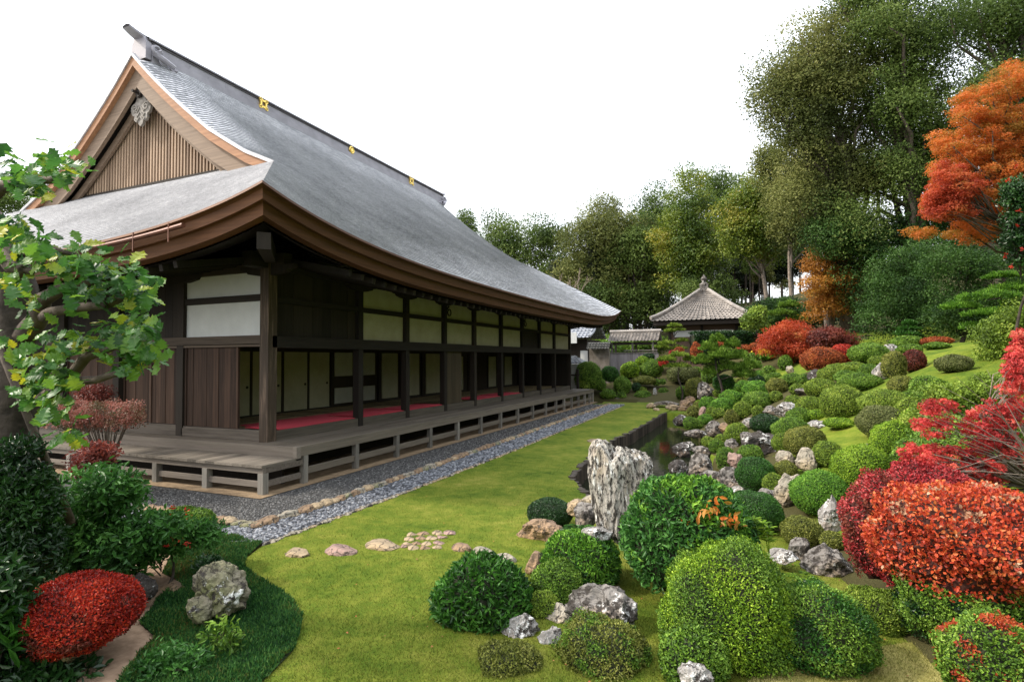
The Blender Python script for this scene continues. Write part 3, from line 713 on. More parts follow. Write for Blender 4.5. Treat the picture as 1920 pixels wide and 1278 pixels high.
# short side wall
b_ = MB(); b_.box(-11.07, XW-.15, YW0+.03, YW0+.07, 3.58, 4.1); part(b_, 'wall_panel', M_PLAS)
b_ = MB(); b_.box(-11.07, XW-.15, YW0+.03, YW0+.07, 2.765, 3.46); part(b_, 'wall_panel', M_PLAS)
b_ = MB(); x = -11.27
while x > XWL: b_.box(x-.235, x, YW0+.02, YW0+.05+.006*(random.random()), 2.765, 4.1); x -= .24
part(b_, 'plank_wall', M_DARK)
M_PLANK = woodmat('weathered_brown_planks', (.012, .007, .005), (.085, .048, .032), 2, .75, 2.6, .6, .25, (.19, .125, .09))
def planks(name, x0, x1, n_, z0, z1, y):
    b_ = MB(); w_ = (x1-x0)/n_; x = x0
    ws = np.array([random.uniform(.6, 1.4) for _ in range(n_)]); ws = ws/ws.sum()*(x1-x0)
    for k in range(n_):
        b_.box(x, x+ws[k]-.005, y-random.uniform(0, .012), y+.03, z0, z1); x += ws[k]
    b_.box(x0, x0+.05, y-.03, y-.013, z0, z1); b_.box(x1-.05, x1, y-.03, y-.013, z0, z1)
    return part(b_, name, M_PLANK)
planks('plank_door', -11.06, -9.5, 8, .90, 2.54, YW0+.02)
planks('plank_door', -12.2, -11.28, 5, .92, 2.54, YW0+.03)
planks('plank_door', -13.2, -12.25, 5, .92, 2.54, YW0+.09)
for xa, xb in ((-15.3, -13.4), (-17.4, -15.5), (-19.5, -17.6), (XWL+.1, -19.7)): planks('plank_door', xa, xb, 9, .92, 2.54, YW0+.06)
b_ = MB(); b_.box(XWL+.0, XWL+.06, YW0, YW1, .5, 4.3); part(b_, 'rear_wall', M_DARK)
b_ = MB(); b_.box(XWL+.06, XW, YW1-.03, YW1+.03, .5, 4.3); part(b_, 'end_wall', M_DARK)
b_ = MB(); b_.box(XWL+.05, XW-.1, YW0+.1, YW1-.05, 4.30, 4.36); part(b_, 'ceiling', M_DARK)
b_ = MB(); b_.box(XWL+.05, XW-.12, YW0+.15, YW1-.05, 2.70, 2.74); part(b_, 'inner_ceiling', M_DARK)
# floor, sills, foundation
M_TAT = simplemat('tatami', (.17, .13, .06), (.26, .20, .10), 30, .9, .4, .004)
b_ = MB(); b_.box(XWL+.05, XW-.13, YW0+.10, YW1-.05, .78, ZF)
part(b_, 'tatami_floor', M_TAT)
b_ = MB()
for y in np.arange(YW0+.9, YW1, .91): b_.box(XW-2.9, XW-.2, y, y+.035, ZF, ZF+.004)
for x in (XW-.25, XW-1.1, XW-2.0): b_.box(x-.035, x, YW0+.2, YW1-.2, ZF+.004, ZF+.008)
part(b_, 'tatami_edging', M_DARK)
M_GREYY = woodmat('weathered_grey_wood_y', (.05, .042, .032), (.16, .135, .105), 1, .7, 2.5, .5)
M_GREY = woodmat('weathered_grey_post', (.07, .065, .055), (.24, .22, .19), 2, .8, 2.5, .5)
b_ = MB(); b_.box(XW-.13, XW+.02, YW0, YW1+.1, ZD, ZF+.02); part(b_, 'sill_board', M_GREYY)
b_ = MB(); b_.box(-11.1, XW, YW0-.05, YW0+.1, ZD, ZF-.005); b_.box(-11.1, XW-.02, YW0-.03, YW0+.1, ZF-.005, ZF+.03); b_.box(XWL, -11.12, YW0-.02, YW0+.12, ZD, ZF+.05); part(b_, 'sill_board', M_GREYX)
b_ = MB(); b_.box(XWL, XW-.35, YW0+.55, YW1-.1, -.02, .76); part(b_, 'foundation', M_DARK)
# veranda
XD, YD, YL = -7.56, 7.76, 6.96
deck = MB()
nP = 7
for k in range(nP):
    a = XW+.02+(XD-XW-.02)*k/nP
    y = YD
    while y < 28.3:
        L_ = random.uniform(3, 4.5); y2 = min(y+L_, 28.3)
        if y2-y > .05: deck.box(a, a+(XD-XW-.02)/nP-.006, y, y2-.004, ZD-.045, ZD+random.uniform(-.003, .003))
        y = y2
deck.box(-20, XW+.015, YD, YW0-.02, ZD-.045, ZD-.004)
vd = part(deck, 'veranda_deck', M_GREYY)
b_ = MB(); b_.box(XD-.06, XD+.0, YD, 28.3, ZD-.17, ZD-.048); o = b_.build('deck_beam', M_GREYY); o.parent = vd
b_ = MB(); b_.box(-20, XD-.07, YD-.06, YD-.003, ZD-.19, ZD-.0); b_.box(XD-.068, XD+.02, YD-.08, YD+.03, ZD-.2, ZD+.012); o = b_.build('step_riser', M_GREYX); o.parent = vd
for k in range(10):
    y = 7.94+1.4532*k
    b_ = MB(); b_.box(XD-.105, XD-.005, y-.055, y+.055, .0, ZD-.17); o = b_.build('deck_post', M_GREY); o.parent = vd
for y in (22.3, 23.4, 24.5, 25.6, 26.7, 27.6, 28.2):
    b_ = MB(); b_.box(XD-.105, XD-.005, y-.05, y+.05, .0, ZD-.17); o = b_.build('deck_post', M_GREY); o.parent = vd
b_ = MB(); b_.box(XD-.085, XD-.035, 7.9, 28.2, .17, .29); o = b_.build('deck_rail', M_GREYY); o.parent = vd
b_ = MB(); b_.box(XW, XD-.01, 28.05, 28.12, ZD-.17, ZD-.05); o = b_.build('deck_beam', M_GREYX); o.parent = vd
ld = MB(); x = XD
M_LDK = woodmat('weathered_lower_deck', (.07, .06, .048), (.21, .18, .145), 1, .75, 2.5, .5)
while x > -19: ld.box(x-.225, x-.003, YL-.03, YD-.062, .455, .50+random.uniform(-.003, .003)); x -= .228
lo = part(ld, 'lower_deck', M_LDK)
b_ = MB(); b_.box(-19, XD-.005, YL-.0, YL+.06, .36, .452); b_.box(XD-.06, XD-.002, YL+.06, YD+.1, .36, .452); o = b_.build('deck_beam', M_GREYX); o.parent = lo
b_ = MB(); b_.box(-19, XD-.1, YL+.03, YL+.07, .12, .22); b_.box(XD-.08, XD-.04, YL+.1, YD+.1, .12, .22); o = b_.build('deck_rail', M_GREYX); o.parent = lo
for k in range(9):
    x = XD-.06-1.3418*k
    b_ = MB(); b_.box(x-.06, x+.06, YL-.01, YL+.11, 0, .36); o = b_.build('deck_post', M_GREY); o.parent = lo
b_ = MB(); b_.box(-20, XD-.35, YL+.75, YL+.8, 0, .45); o = b_.build('deck_back_board', M_DARK); o.parent = lo
# interior partitions seen through the open bays
XI = -11.6
def ipanel(name, y0, y1, z0, z1, mt, x=XI): b_ = MB(); b_.box(x-.03, x, y0, y1, z0, z1); return part(b_, name, mt)
for y0, y1 in ((9.35, 10.25), (10.3, 11.25), (11.36, 12.22), (12.26, 13.1)):
    o = ipanel('fusuma_panel', y0, y1, .9, 2.5, M_FUS_DIM)
    k = MB(); k.tube([(XI, y1-.1, 1.6), (XI+.012, y1-.1, 1.6)], .035, 12); q = k.build('door_pull', M_DARK); q.parent = o
for y0, y1 in ((13.35, 14.15), (14.5, 15.3)):
    for z0, z1 in ((.95, 1.42), (1.78, 2.5)): ipanel('paper_panel', y0, y1, z0, z1, M_WHP)
for y0, y1 in ((15.7, 16.6), (17.0, 18.0), (18.5, 19.6)): ipanel('paper_panel', y0, y1, .95, 2.5, M_FUS_DIM)
for y0, y1 in ((20.6, 21.5), (24.0, 24.9), (26.0, 26.9)): ipanel('paper_panel', y0, y1, .95, 2.4, M_FUS_DIM)
b_ = MB(); b_.box(XI-.09, XI-.04, YW0+.1, YW1, ZF, 2.7)
for y in (9.32, 10.27, 11.3, 12.24, 13.2, 14.3, 15.5, 16.8, 18.2, 20, 22, 24, 25.6): b_.box(XI-.05, XI+.02, y-.035, y+.035, ZF, 2.7)
b_.box(XI-.05, XI+.025, YW0+.1, YW1, 2.5, 2.6); b_.box(XI-.05, XI+.025, YW0+.1, YW1, ZF, .9)
part(b_, 'inner_frame', M_DARK)
b_ = MB(); b_.box(XI-.002, XI+.01, 20.75, 21.35, 1.15, 2.35)
for k in range(1, 5): b_.box(XI+.01, XI+.022, 20.75+.12*k-.006, 20.75+.12*k+.006, 1.15, 2.35)
for k in range(1, 9): b_.box(XI+.01, XI+.021, 20.75, 21.35, 1.15+.133*k-.006, 1.15+.133*k+.006)
part(b_, 'lattice_screen', M_WHP)
# shutters standing in the middle bay
b_ = MB()
for k in range(3): b_.box(XW-.1, XW-.06-.008*k, PY[3]+.12+.36*k, PY[3]+.12+.36*k+.352, ZF+.02, 2.52)
part(b_, 'plank_shutter', woodmat('brown_shutter', (.03, .022, .012), (.09, .068, .04), 2, .75, 2.6))
# dark ring hooks under the eave
for y in (14.93, 21.24):
    b_ = MB(); 
    b_.tube([(XW+.06, y+.09+.1*math.cos(a), 3.72+.1*math.sin(a)) for a in np.linspace(0, 6.28, 16)], .022, 6)
    b_.tube([(XW, y, 3.8), (XW+.1, y+.0, 3.9)], .03, 6); part(b_, 'lantern_hook', M_DARK)
# red carpets
mt, n, b = nodes('red_felt'); b.inputs['Base Color'].default_value = (.42, .03, .05, 1); b.inputs['Roughness'].default_value = 1
t = ntex(n, 60, 3, .6, mapping(n)); bump(n, b, t.outputs[0], .4, .005)
bays = ['first bay by the corner pillar', 'second bay', 'third bay beside the hanging scroll', 'fifth bay', 'sixth bay']
for k, (y0, y1) in enumerate(((8.35, 10.68), (10.95, 12.7), (12.9, 14.72), (17.0, 18.95), (19.15, 21.0))):
    b_ = MB(); us = np.linspace(XW-.95, XW-.02, 8); vs = np.linspace(y0, y1, 22)
    P = np.array([[(u, v, ZF+.045+.012*math.sin(v*3+u*4)*(1 if u > XW-.2 else .4)+(-.012 if u > XW-.05 else 0)) for v in vs] for u in us])
    b_.grid(P, flip=True); Q = P.copy(); Q[..., 2] = ZF+.025; b_.grid(Q)
    b_.grid(np.array([P[-1], Q[-1]]), flip=True); b_.grid(np.array([P[:, 0], Q[:, 0]]))
    o = b_.build('floor_carpet', mt); recenter(o, (XW-.5, (y0+y1)/2, ZF+.02)); tag(o, 'red carpet on the floor edge, '+bays[k], 'carpet', 'red carpets along the open bays')
# inner carpet strip
b_ = MB(); b_.box(-10.15, -9.75, 8.7, 13.2, ZF+.008, ZF+.02); o = b_.build('floor_carpet', mt); tag(o, 'narrow red carpet strip lying deeper inside on the tatami', 'carpet')

# ------------------------------------------------------------------ clipped bushes
def sphere(b, c, r, seed, amp, k=.9, nu=22, nv=12, mat=1):
    th = np.linspace(0, 2*np.pi, nu+1); ph = np.linspace(-np.pi/2, np.pi/2, nv)
    T, P_ = np.meshgrid(th, ph, indexing='ij'); D = np.stack([np.cos(P_)*np.cos(T), np.cos(P_)*np.sin(T), np.sin(P_)], -1)
    L = lump(D.reshape(-1, 3), seed, amp).reshape(T.shape)
    b.grid(np.array(c)+D*L[..., None]*np.array(r)*k, mat, .5, flip=False)
SEED = [10]
def bush(c, r, kind, leaf=None, amp=.035, fuzz=.08, tpl=DIA, name='clipped_bush', core='core', D0=None, cov=2.4, lwid=.55, mixk=None, droop=0., nmax=60000, up=.5):
    SEED[0] += 1; sd_ = SEED[0]
    c = np.array(c, float); r = np.array(r, float); dist = D0 or np.linalg.norm(c-CAM)
    lmin = dist/555*1.15; leaf = max(leaf or .018, lmin)
    a, bb, cc = r; area = 4*np.pi*(((a*bb)**1.6+(a*cc)**1.6+(bb*cc)**1.6)/3)**(1/1.6)
    n_ = int(min(nmax, cov*area*.8/(leaf*leaf*lwid*.55))); n_ = max(n_, 250)
    D = rdir(int(n_*1.5)); D = D[(D[:, 2] > -.3) | ((D[:, 2] > -.75) & (rng.random(len(D)) < .5))][:n_]; n_ = len(D)
    fr = lump(D, sd_, amp)*(1+rng.normal(0, .018, n_)-fuzz*rng.random(n_)**2+.0)
    P = c+D*fr[:, None]*r
    N = D/r; N /= np.linalg.norm(N, axis=1, keepdims=True)
    Nn = N*up*3.0+rdir(n_)*.75+np.array([0, 0, .2]); Dd = rdir(n_)+N*.7+np.array([0, 0, .35-droop])
    b = MB(); P0 = P-Dd/np.linalg.norm(Dd, axis=1, keepdims=True)*leaf*.4; SZ = leaf*rng.uniform(.65, 1.25, n_)
    if mixk:
        f = mixk[2]; q = np.sin(f*D[:, 0]+sd_)*np.cos(f*1.3*D[:, 1]+2*sd_)+.6*np.sin(f*1.7*D[:, 2]+f*D[:, 0])+rng.normal(0, .3, n_)+(D[:, 2]*mixk[3] if len(mixk) > 3 else 0); mk = q > mixk[1]
        scatter(b, tpl, P0[~mk], Dd[~mk], Nn[~mk], SZ[~mk], lwid); scatter(b, tpl, P0[mk], Dd[mk], Nn[mk], SZ[mk], lwid, 2)
    else: scatter(b, tpl, P0, Dd, Nn, SZ, lwid)
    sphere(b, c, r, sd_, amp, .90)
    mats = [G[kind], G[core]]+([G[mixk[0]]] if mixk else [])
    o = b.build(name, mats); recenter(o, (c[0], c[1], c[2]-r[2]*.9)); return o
def place(u, v, rx, ry, D=None, kb=.85):
    """centre and radii of a dome seen at (u,v) with half-size rx,ry standing on the ground"""
    if D is None:
        p, D = hit(u, v+ry*kb)
        D = D+rx/FPX*D*.02
    c = dep(u, v, D); return c, rx/FPX*D, ry/FPX*D, D
CW = {'bush': 'clipped_bush'}
def bb_(u, v, rx, ry, kind, label, D=None, kb=.85, group=None, cat='bush', **kw):
    c, a, h, D = place(u, v, rx, ry, D, kb)
    g = float(terr(c[0], c[1]))
    o = bush(c, (a, a*kw.pop('dk', .95), h), kind, **kw); tag(o, label, cat, group); return o
def Z7(x, y, rx, ry): return 1240+x/2.8235, 560+y/2.8235, rx/2.8235, ry/2.8235
def Z6(x, y, rx, ry): return 1040+x/4.174, 560+y/4.174, rx/4.174, ry/4.174
GB = 'clipped round bushes on the garden slope'
mid = [
 (Z7, 570, 385, 35, 28, 'green', 'small round bush on the bright grass left of the pale upright stone'),
 (Z7, 600, 408, 34, 16, 'green', 'low flat bush just under the small round bush on the bright grass'),
 (Z7, 612, 462, 55, 40, 'brown', 'olive domed bush between the bright grass and the twin bright green domes'),
 (Z7, 690, 430, 52, 32, 'green', 'mid green bush directly below the pale upright stone'),
 (Z7, 755, 428, 30, 28, 'green', 'small green bush touching the left of the dark speckled rock'),
 (Z7, 718, 482, 38, 32, 'olive', 'olive ball bush below left of the dark speckled rock'),
 (Z7, 605, 518, 34, 28, 'olive', 'small olive ball beside the bare tan patch on the slope'),
 (Z7, 498, 480, 66, 44, 'bright', 'bright green dome at the top of the cluster of vivid domes'),
 (Z7, 512, 540, 78, 48, 'green', 'wide smooth green dome, largest of the vivid cluster'),
 (Z7, 388, 480, 46, 28, 'bright', 'low bright dome behind the vivid cluster, beside the pine'),
 (Z7, 372, 528, 62, 42, 'bright', 'bright dome in the middle of the vivid cluster'),
 (Z7, 310, 500, 34, 24, 'olive', 'yellowish olive dome right of the tall grey stone by the bridge'),
 (Z7, 250, 556, 48, 36, 'bright', 'leftmost bright dome, below the tall grey stone'),
 (Z7, 320, 565, 58, 38, 'bright', 'bright dome in front of the vivid cluster'),
 (Z7, 432, 592, 50, 45, 'olive', 'yellow olive ball in front of the widest vivid dome'),
 (Z7, 510, 597, 30, 32, 'olive', 'small ball left of the pair of white speckled rocks'),
 (Z7, 375, 628, 42, 38, 'brown', 'brownish olive ball above the pond bank'),
 (Z7, 302, 608, 38, 28, 'olive', 'small olive dome below the leftmost bright domes'),
 (Z7, 262, 600, 26, 26, 'olive', 'tiny olive dome tucked behind the pink grey stone'),
 (Z7, 170, 600, 34, 32, 'brown', 'brown green bush by the pond at the left of the pink grey stone'),
 (Z7, 155, 660, 38, 34, 'green', 'green bush overhanging the far right bank of the pond'),
 (Z7, 195, 665, 26, 24, 'green', 'small green bush nestled right of the bank bush'),
 (Z7, 188, 478, 60, 56, 'brown', 'tall brown green dome left of the grey standing stone'),
 (Z7, 108, 500, 30, 36, 'green', 'upright green bush left of the tall brown green dome'),
 (Z7, 845, 472, 80, 48, 'olive', 'wide olive dome right of the dark speckled rock'),
 (Z7, 790, 572, 72, 52, 'olive', 'olive green dome above the white topped upright rock'),
 (Z7, 700, 542, 42, 30, 'olive', 'low olive dome just behind the white speckled rock'),
 (Z7, 955, 552, 108, 86, 'olive', 'huge pale olive dome in the middle of the slope'),
 (Z7, 1050, 440, 105, 44, 'green', 'broad smooth green dome above the huge pale olive dome'),
 (Z7, 980, 416, 62, 34, 'green', 'smaller green dome left of the broad smooth one'),
 (Z7, 1100, 382, 54, 34, 'green', 'green dome left of the white pillar stone'),
 (Z7, 1012, 370, 72, 32, 'olive', 'low olive hedge dome under the rust ball'),
 (Z7, 1098, 290, 100, 50, 'green', 'wide green dome behind the white capped boulder'),
 (Z7, 1138, 332, 42, 26, 'olive', 'small olive dome below the white capped boulder'),
 (Z7, 1305, 232, 82, 34, 'green', 'green dome topmost on the crest right of the white capped boulder'),
 (Z7, 1312, 268, 60, 26, 'green', 'green dome just under the topmost crest dome'),
 (Z7, 1232, 355, 58, 72, 'brown', 'tall olive barrel bush between white boulder and dark red ball'),
 (Z7, 1330, 332, 60, 56, 'maroon', 'dark red brown ball bush on the crest grass'),
 (Z7, 852, 324, 104, 64, 'rust', 'large rusty orange clipped dome beside yellow flowers'),
 (Z7, 960, 298, 64, 54, 'red', 'red bush right behind the rusty orange dome'),
 (Z7, 775, 278, 52, 40, 'crimson', 'crimson spiky bush left behind the rusty orange dome'),
 (Z7, 1455, 225, 72, 22, 'rust', 'flat red orange hedge along the crest'),
 (Z7, 1458, 250, 60, 18, 'green', 'flat green hedge under the flat red orange one'),
 (Z7, 500, 264, 42, 28, 'rust', 'rust dome left of the large red maple'),
 (Z7, 537, 288, 36, 34, 'rust', 'small rust ball under the large red maple'),
 (Z7, 655, 340, 36, 38, 'green', 'green ball between the two yellow flower patches'),
 (Z7, 553, 662, 82, 46, 'dark', 'dark green wide dome above the big black boulder'),
 (Z7, 685, 695, 98, 62, 'green', 'round green dome right of the big black boulder'),
 (Z7, 645, 762, 58, 48, 'olive', 'olive bush squeezed beside the black boulder right flank'),
 (Z7, 398, 718, 64, 56, 'olive', 'olive green dome left of the big black boulder'),
 (Z7, 760, 758, 104, 76, 'brown', 'large bronze olive dome above the cream rock'),
 (Z7, 728, 622, 64, 40, 'green', 'green dome right of the white topped upright rock'),
 (Z7, 880, 822, 72, 66, 'olive', 'olive ball standing right of the cream rock'),
 (Z7, 470, 822, 64, 46, 'green', 'green dome beneath the big black boulder'),
 (Z7, 342, 848, 48, 60, 'green', 'green upright dome left of the pinkish oval rock'),
 (Z7, 292, 782, 40, 34, 'green', 'small round green bush on the near pond bank'),
 (Z7, 250, 760, 38, 28, 'olive', 'low bush just behind the small round bank bush'),
 (Z7, 318, 742, 34, 22, 'olive', 'small flat bush between the bank bush and black boulder'),
 (Z7, 500, 925, 100, 82, 'deep', 'dark green ball directly above the cracked flat stones'),
 (Z7, 656, 908, 62, 44, 'brown', 'speckled olive dome right of the dark green ball'),
 (Z7, 597, 985, 60, 56, 'olive', 'olive ball between the flat stones and pale slab rock'),
 (Z7, 1190, 552, 138, 64, 'olive', 'wide mottled dome upper right behind the grey one'),
 (Z7, 1165, 650, 118, 78, 'pale', 'grey green mottled dome above the yellow green ball'),
 (Z7, 1218, 762, 108, 104, 'yellow', 'bright yellow green ball by the red maple branches'),
 (Z7, 1060, 905, 150, 118, 'yellow', 'very large lime olive dome above the dense green ball'),
 (Z7, 838, 1032, 150, 110, 'bright', 'dense deep green ball above the pointed stone'),
 (Z7, 488, 1130, 145, 104, 'deep', 'broad dark green dome right of the glossy bush with orange leaves'),
 (Z7, 940, 657, 72, 26, 'yellow', 'low yellow green ground bush at the top of the inner lawn'),
 (Z7, 822, 614, 46, 26, 'yellow', 'tiny yellow flowering clump above the inner lawn'),
 (Z7, 1545, 345, 84, 44, 'pale', 'pale shaggy dome at right of the crest grass'),
 (Z7, 745, 1234, 100, 76, 'brown', 'brown tinged bush beside the pointed stone left foot'),
 (Z7, 905, 1282, 62, 46, 'brown', 'small bronze bush under the pointed stone'),
 (Z6, 265, 610, 105, 112, 'green', 'large round bush beside the far end of the veranda'),
 (Z6, 360, 675, 44, 44, 'green', 'small round bush right of the veranda end'),
 (Z6, 530, 682, 68, 68, 'green', 'smooth ball bush standing at the far lawn edge'),
 (Z6, 420, 748, 62, 38, 'green', 'low bush over a white stone at the far lawn edge'),
 (Z6, 525, 762, 38, 30, 'green', 'little bush right of the white stone, far lawn edge'),
 (Z6, 590, 562, 80, 62, 'yellow', 'yellow green dome before the plank wall, left of a pair'),
 (Z6, 755, 550, 90, 70, 'green', 'green dome before the plank wall, right of a pair'),
 (Z6, 690, 490, 60, 36, 'yellow', 'lime topped dome rising behind the pair of domes'),
 (Z6, 690, 768, 72, 46, 'green', 'dark dome left of the stone bridge at the pond head'),
 (Z6, 850, 738, 44, 38, 'green', 'dome behind the white upright stone near the bridge'),
 (Z6, 1000, 592, 120, 66, 'pale', 'shaggy grey green bush above the stone bridge'),
 (Z6, 795, 655, 30, 26, 'green', 'tiny ball bush, left one above the bridge path'),
 (Z6, 845, 650, 24, 22, 'green', 'tiny ball bush, right one above the bridge path'),
 (Z6, 1100, 560, 46, 26, 'green', 'small dome above the shaggy grey green bush'),
 (Z6, 735, 455, 46, 26, 'dark', 'dark dome against the plank wall'),
 (Z6, 850, 500, 38, 30, 'red', 'small red bush right of the paired domes'),
 (Z6, 1110, 430, 46, 84, 'rust', 'upright rust red shrub in front of the dark hedge'),
 (Z6, 975, 412, 42, 32, 'rust', 'small rust bush under the thin pine by the pavilion'),
 (Z6, 920, 430, 26, 24, 'crimson', 'tiny crimson bush by the pavilion corner post'),
 (Z6, 1310, 358, 70, 26, 'rust', 'rust topped bush against the dark hedge'),
 (Z6, 1340, 420, 60, 40, 'brown', 'bronze bush behind the mid garden pine'),
 (Z6, 1540, 480, 60, 50, 'green', 'green dome right of the mid garden pine'),
 (Z6, 1480, 388, 60, 26, 'rust', 'small rust bush below the rust dome left of maple'),
 (Z6, 1210, 600, 60, 60, 'green', 'green bush under the mid garden pine'),
 (Z6, 1320, 660, 80, 60, 'deep', 'deep green bush between the pine and the vivid cluster'),
 (Z6, 1580, 640, 60, 40, 'dark', 'dark bush below the right arm of the pine'),
 (Z6, 430, 590, 70, 60, 'deep', 'leafy dark shrub behind the smooth ball bush'),
 (Z6, 230, 680, 50, 40, 'olive', 'olive bush at the foot of the large bush by the veranda'),
 (Z6, 640, 690, 36, 32, 'dark', 'dark shrub right of the smooth ball bush'),
 (Z6, 700, 640, 90, 34, 'brown', 'brown moss mound beneath the paired domes'),
 (Z6, 1020, 930, 40, 30, 'brown', 'moss covered bank bush by the water'),
 (Z6, 690, 710, 30, 18, 'olive', 'olive dome behind the dark dome near the bridge'),
]
MIDE = []
for fn, x, y, rx, ry, kind, lab in mid:
    u, v, a, h = fn(x, y, rx, ry)
    D_ = None
    if fn is Z6 and y < 790:
        D_ = float(np.interp(y, [350, 450, 560, 650, 770], [31.6, 31.5, 31., 30.5, 29.5]))
        if 560 < x < 800 and y < 570: D_ += 2.3
        if x > 1150 and y > 380: D_ = float(np.interp(y, [380, 480, 600, 660], [29, 26.5, 24, 22.5]))
    bb_(u, v+h*.03, a*.98, h*1.12, kind, lab, D=D_, group=GB, fuzz=.07, amp=.05, up=.8)
    MIDE.append((u, v, a, h))

# near, individually modelled bushes
bb_(1090, 1052, 72, 56, 'bright', 'bright green leafy azalea at the foot of the tall standing stone', mixk=('deep', .3, 4, -1.), D=5.6, leaf=.045, tpl=OVAL, lwid=.36, amp=.05, fuzz=.12, up=.2, cov=2.2)
bb_(1046, 1103, 52, 50, 'green', 'round green azalea between the dark leafy bush and the bright one', D=5.25, leaf=.022, tpl=OVAL, amp=.06)
bb_(1018, 1138, 30, 28, 'olive', 'small low azalea above the white patched rock', D=4.95, leaf=.02, tpl=OVAL, amp=.06)
bb_(906, 1127, 92, 80, 'deep', 'dark glossy leafy bush alone on the lawn edge, left of the rocks', D=4.95, leaf=.07, tpl=OVAL, lwid=.34, amp=.05, fuzz=.13, up=.15, cov=2.4)
bb_(1288, 1005, 118, 112, 'gloss', 'big glossy bush with a few orange leaves right of the standing stone', mixk=('bright', 1.0, 5, 1.1), D=5.15, leaf=.055, tpl=OVAL, lwid=.42, amp=.05, fuzz=.12, up=.2, cov=2.6)
bb_(1360, 1160, 124, 138, 'yellow', 'largest bright yellow green azalea in the foreground', mixk=('green', .2, 4), D=4.35, leaf=.020, tpl=OVAL, amp=.08, fuzz=.16, up=.3, cov=2.2)
bb_(1300, 1240, 62, 62, 'green', 'green leafy azalea skirt under the largest foreground azalea', D=3.9, leaf=.028, tpl=OVAL, amp=.05)
bb_(1534, 1190, 96, 90, 'green', 'round mid green azalea right of the largest foreground one', mixk=('deep', .0, 5, -.5), D=4.2, leaf=.020, tpl=OVAL, amp=.08, fuzz=.14, up=.3, cov=2.2)
bb_(1640, 1158, 66, 56, 'olive', 'olive green azalea tucked between round azalea and red mass', D=4.75, leaf=.018, tpl=OVAL, amp=.08)
bb_(1128, 1226, 92, 62, 'brown', 'bronze twiggy azalea below the grey boulder', mixk=('green', .3, 6), D=4.25, leaf=.02, tpl=OVAL, amp=.1, fuzz=.25, up=.25)
bb_(955, 1252, 60, 46, 'brown', 'low bronze azalea at the bottom edge, left of the twiggy one', D=4.15, leaf=.018, tpl=OVAL, amp=.1, fuzz=.12)
bb_(1031, 962, 43, 28, 'dark', 'dark dense ball on the lawn behind the brown flat rock', D=7.5, leaf=.016, amp=.02)
bb_(1664, 995, 68, 112, 'crimson', 'deep crimson shrub mass left of the orange dome', D=5.0, leaf=.026, tpl=OVAL, lwid=.6, core='rcore', amp=.1, fuzz=.28, up=.2, mixk=('maroon', .3, 6))
bb_(1740, 930, 80, 60, 'crimson', 'crimson shrub shoulder behind the orange dome', D=5.2, leaf=.026, tpl=OVAL, lwid=.6, core='rcore', amp=.1, fuzz=.2)
bb_(1818, 1012, 156, 104, 'mixor', 'large orange red azalea dome at the right edge', D=4.45, leaf=.032, tpl=OVAL, lwid=.7, core='rcore', amp=.09, fuzz=.28, up=.2, mixk=('straw', 1.15, 7, .5))
bb_(1800, 1130, 108, 84, 'green', 'green azalea skirt under the orange red dome', mixk=('dark', .3, 6), D=4.35, leaf=.022, tpl=OVAL, amp=.1, fuzz=.18)
bb_(1868, 1248, 92, 90, 'green', 'green and red spotted azalea in the bottom right corner', D=3.3, leaf=.022, tpl=OVAL, amp=.08, fuzz=.2, up=.25, mixk=('redor', .55, 4.5))
bb_(145, 1152, 108, 66, 'red', 'bright red clipped dome in the lower left bed', D=4.2, leaf=.022, tpl=OVAL, lwid=.5, core='rcore', amp=.05, fuzz=.16, up=.25, mixk=('maroon', .8, 5, -1.2))
# orange leaves on the glossy bush
def sprig(name, P, ax, n_, L, kind, lab, cat='leaves', tpl=OVAL, wd=.4, spread=.1):
    Pp = np.array(P)+rng.normal(0, spread, (n_, 3))*np.array([1, 1, .6]); b = MB()
    scatter(b, tpl, Pp, rdir(n_)+np.array(ax), rdir(n_)*.6+np.array([0, -.6, .6]), rng.uniform(.7, 1.3, n_)*L, wd)
    o = b.build(name, G[kind]); recenter(o, P); tag(o, lab, cat); return o
for k, (u, v, n_) in enumerate(((1320, 955, 10), (1352, 965, 12), (1375, 985, 14), (1300, 960, 6), (1345, 940, 6))):
    sprig('autumn_sprig', dep(u, v, 4.72-.0*k), (.2, 0, -.5), n_, .075, 'orange', ['orange autumn sprig on the glossy bush, middle', 'orange sprig on the glossy bush right of the middle one', 'hanging orange sprig at the right end of the glossy bush', 'leftmost orange sprig on the glossy bush', 'uppermost orange sprig on the glossy bush'][k], spread=.045)

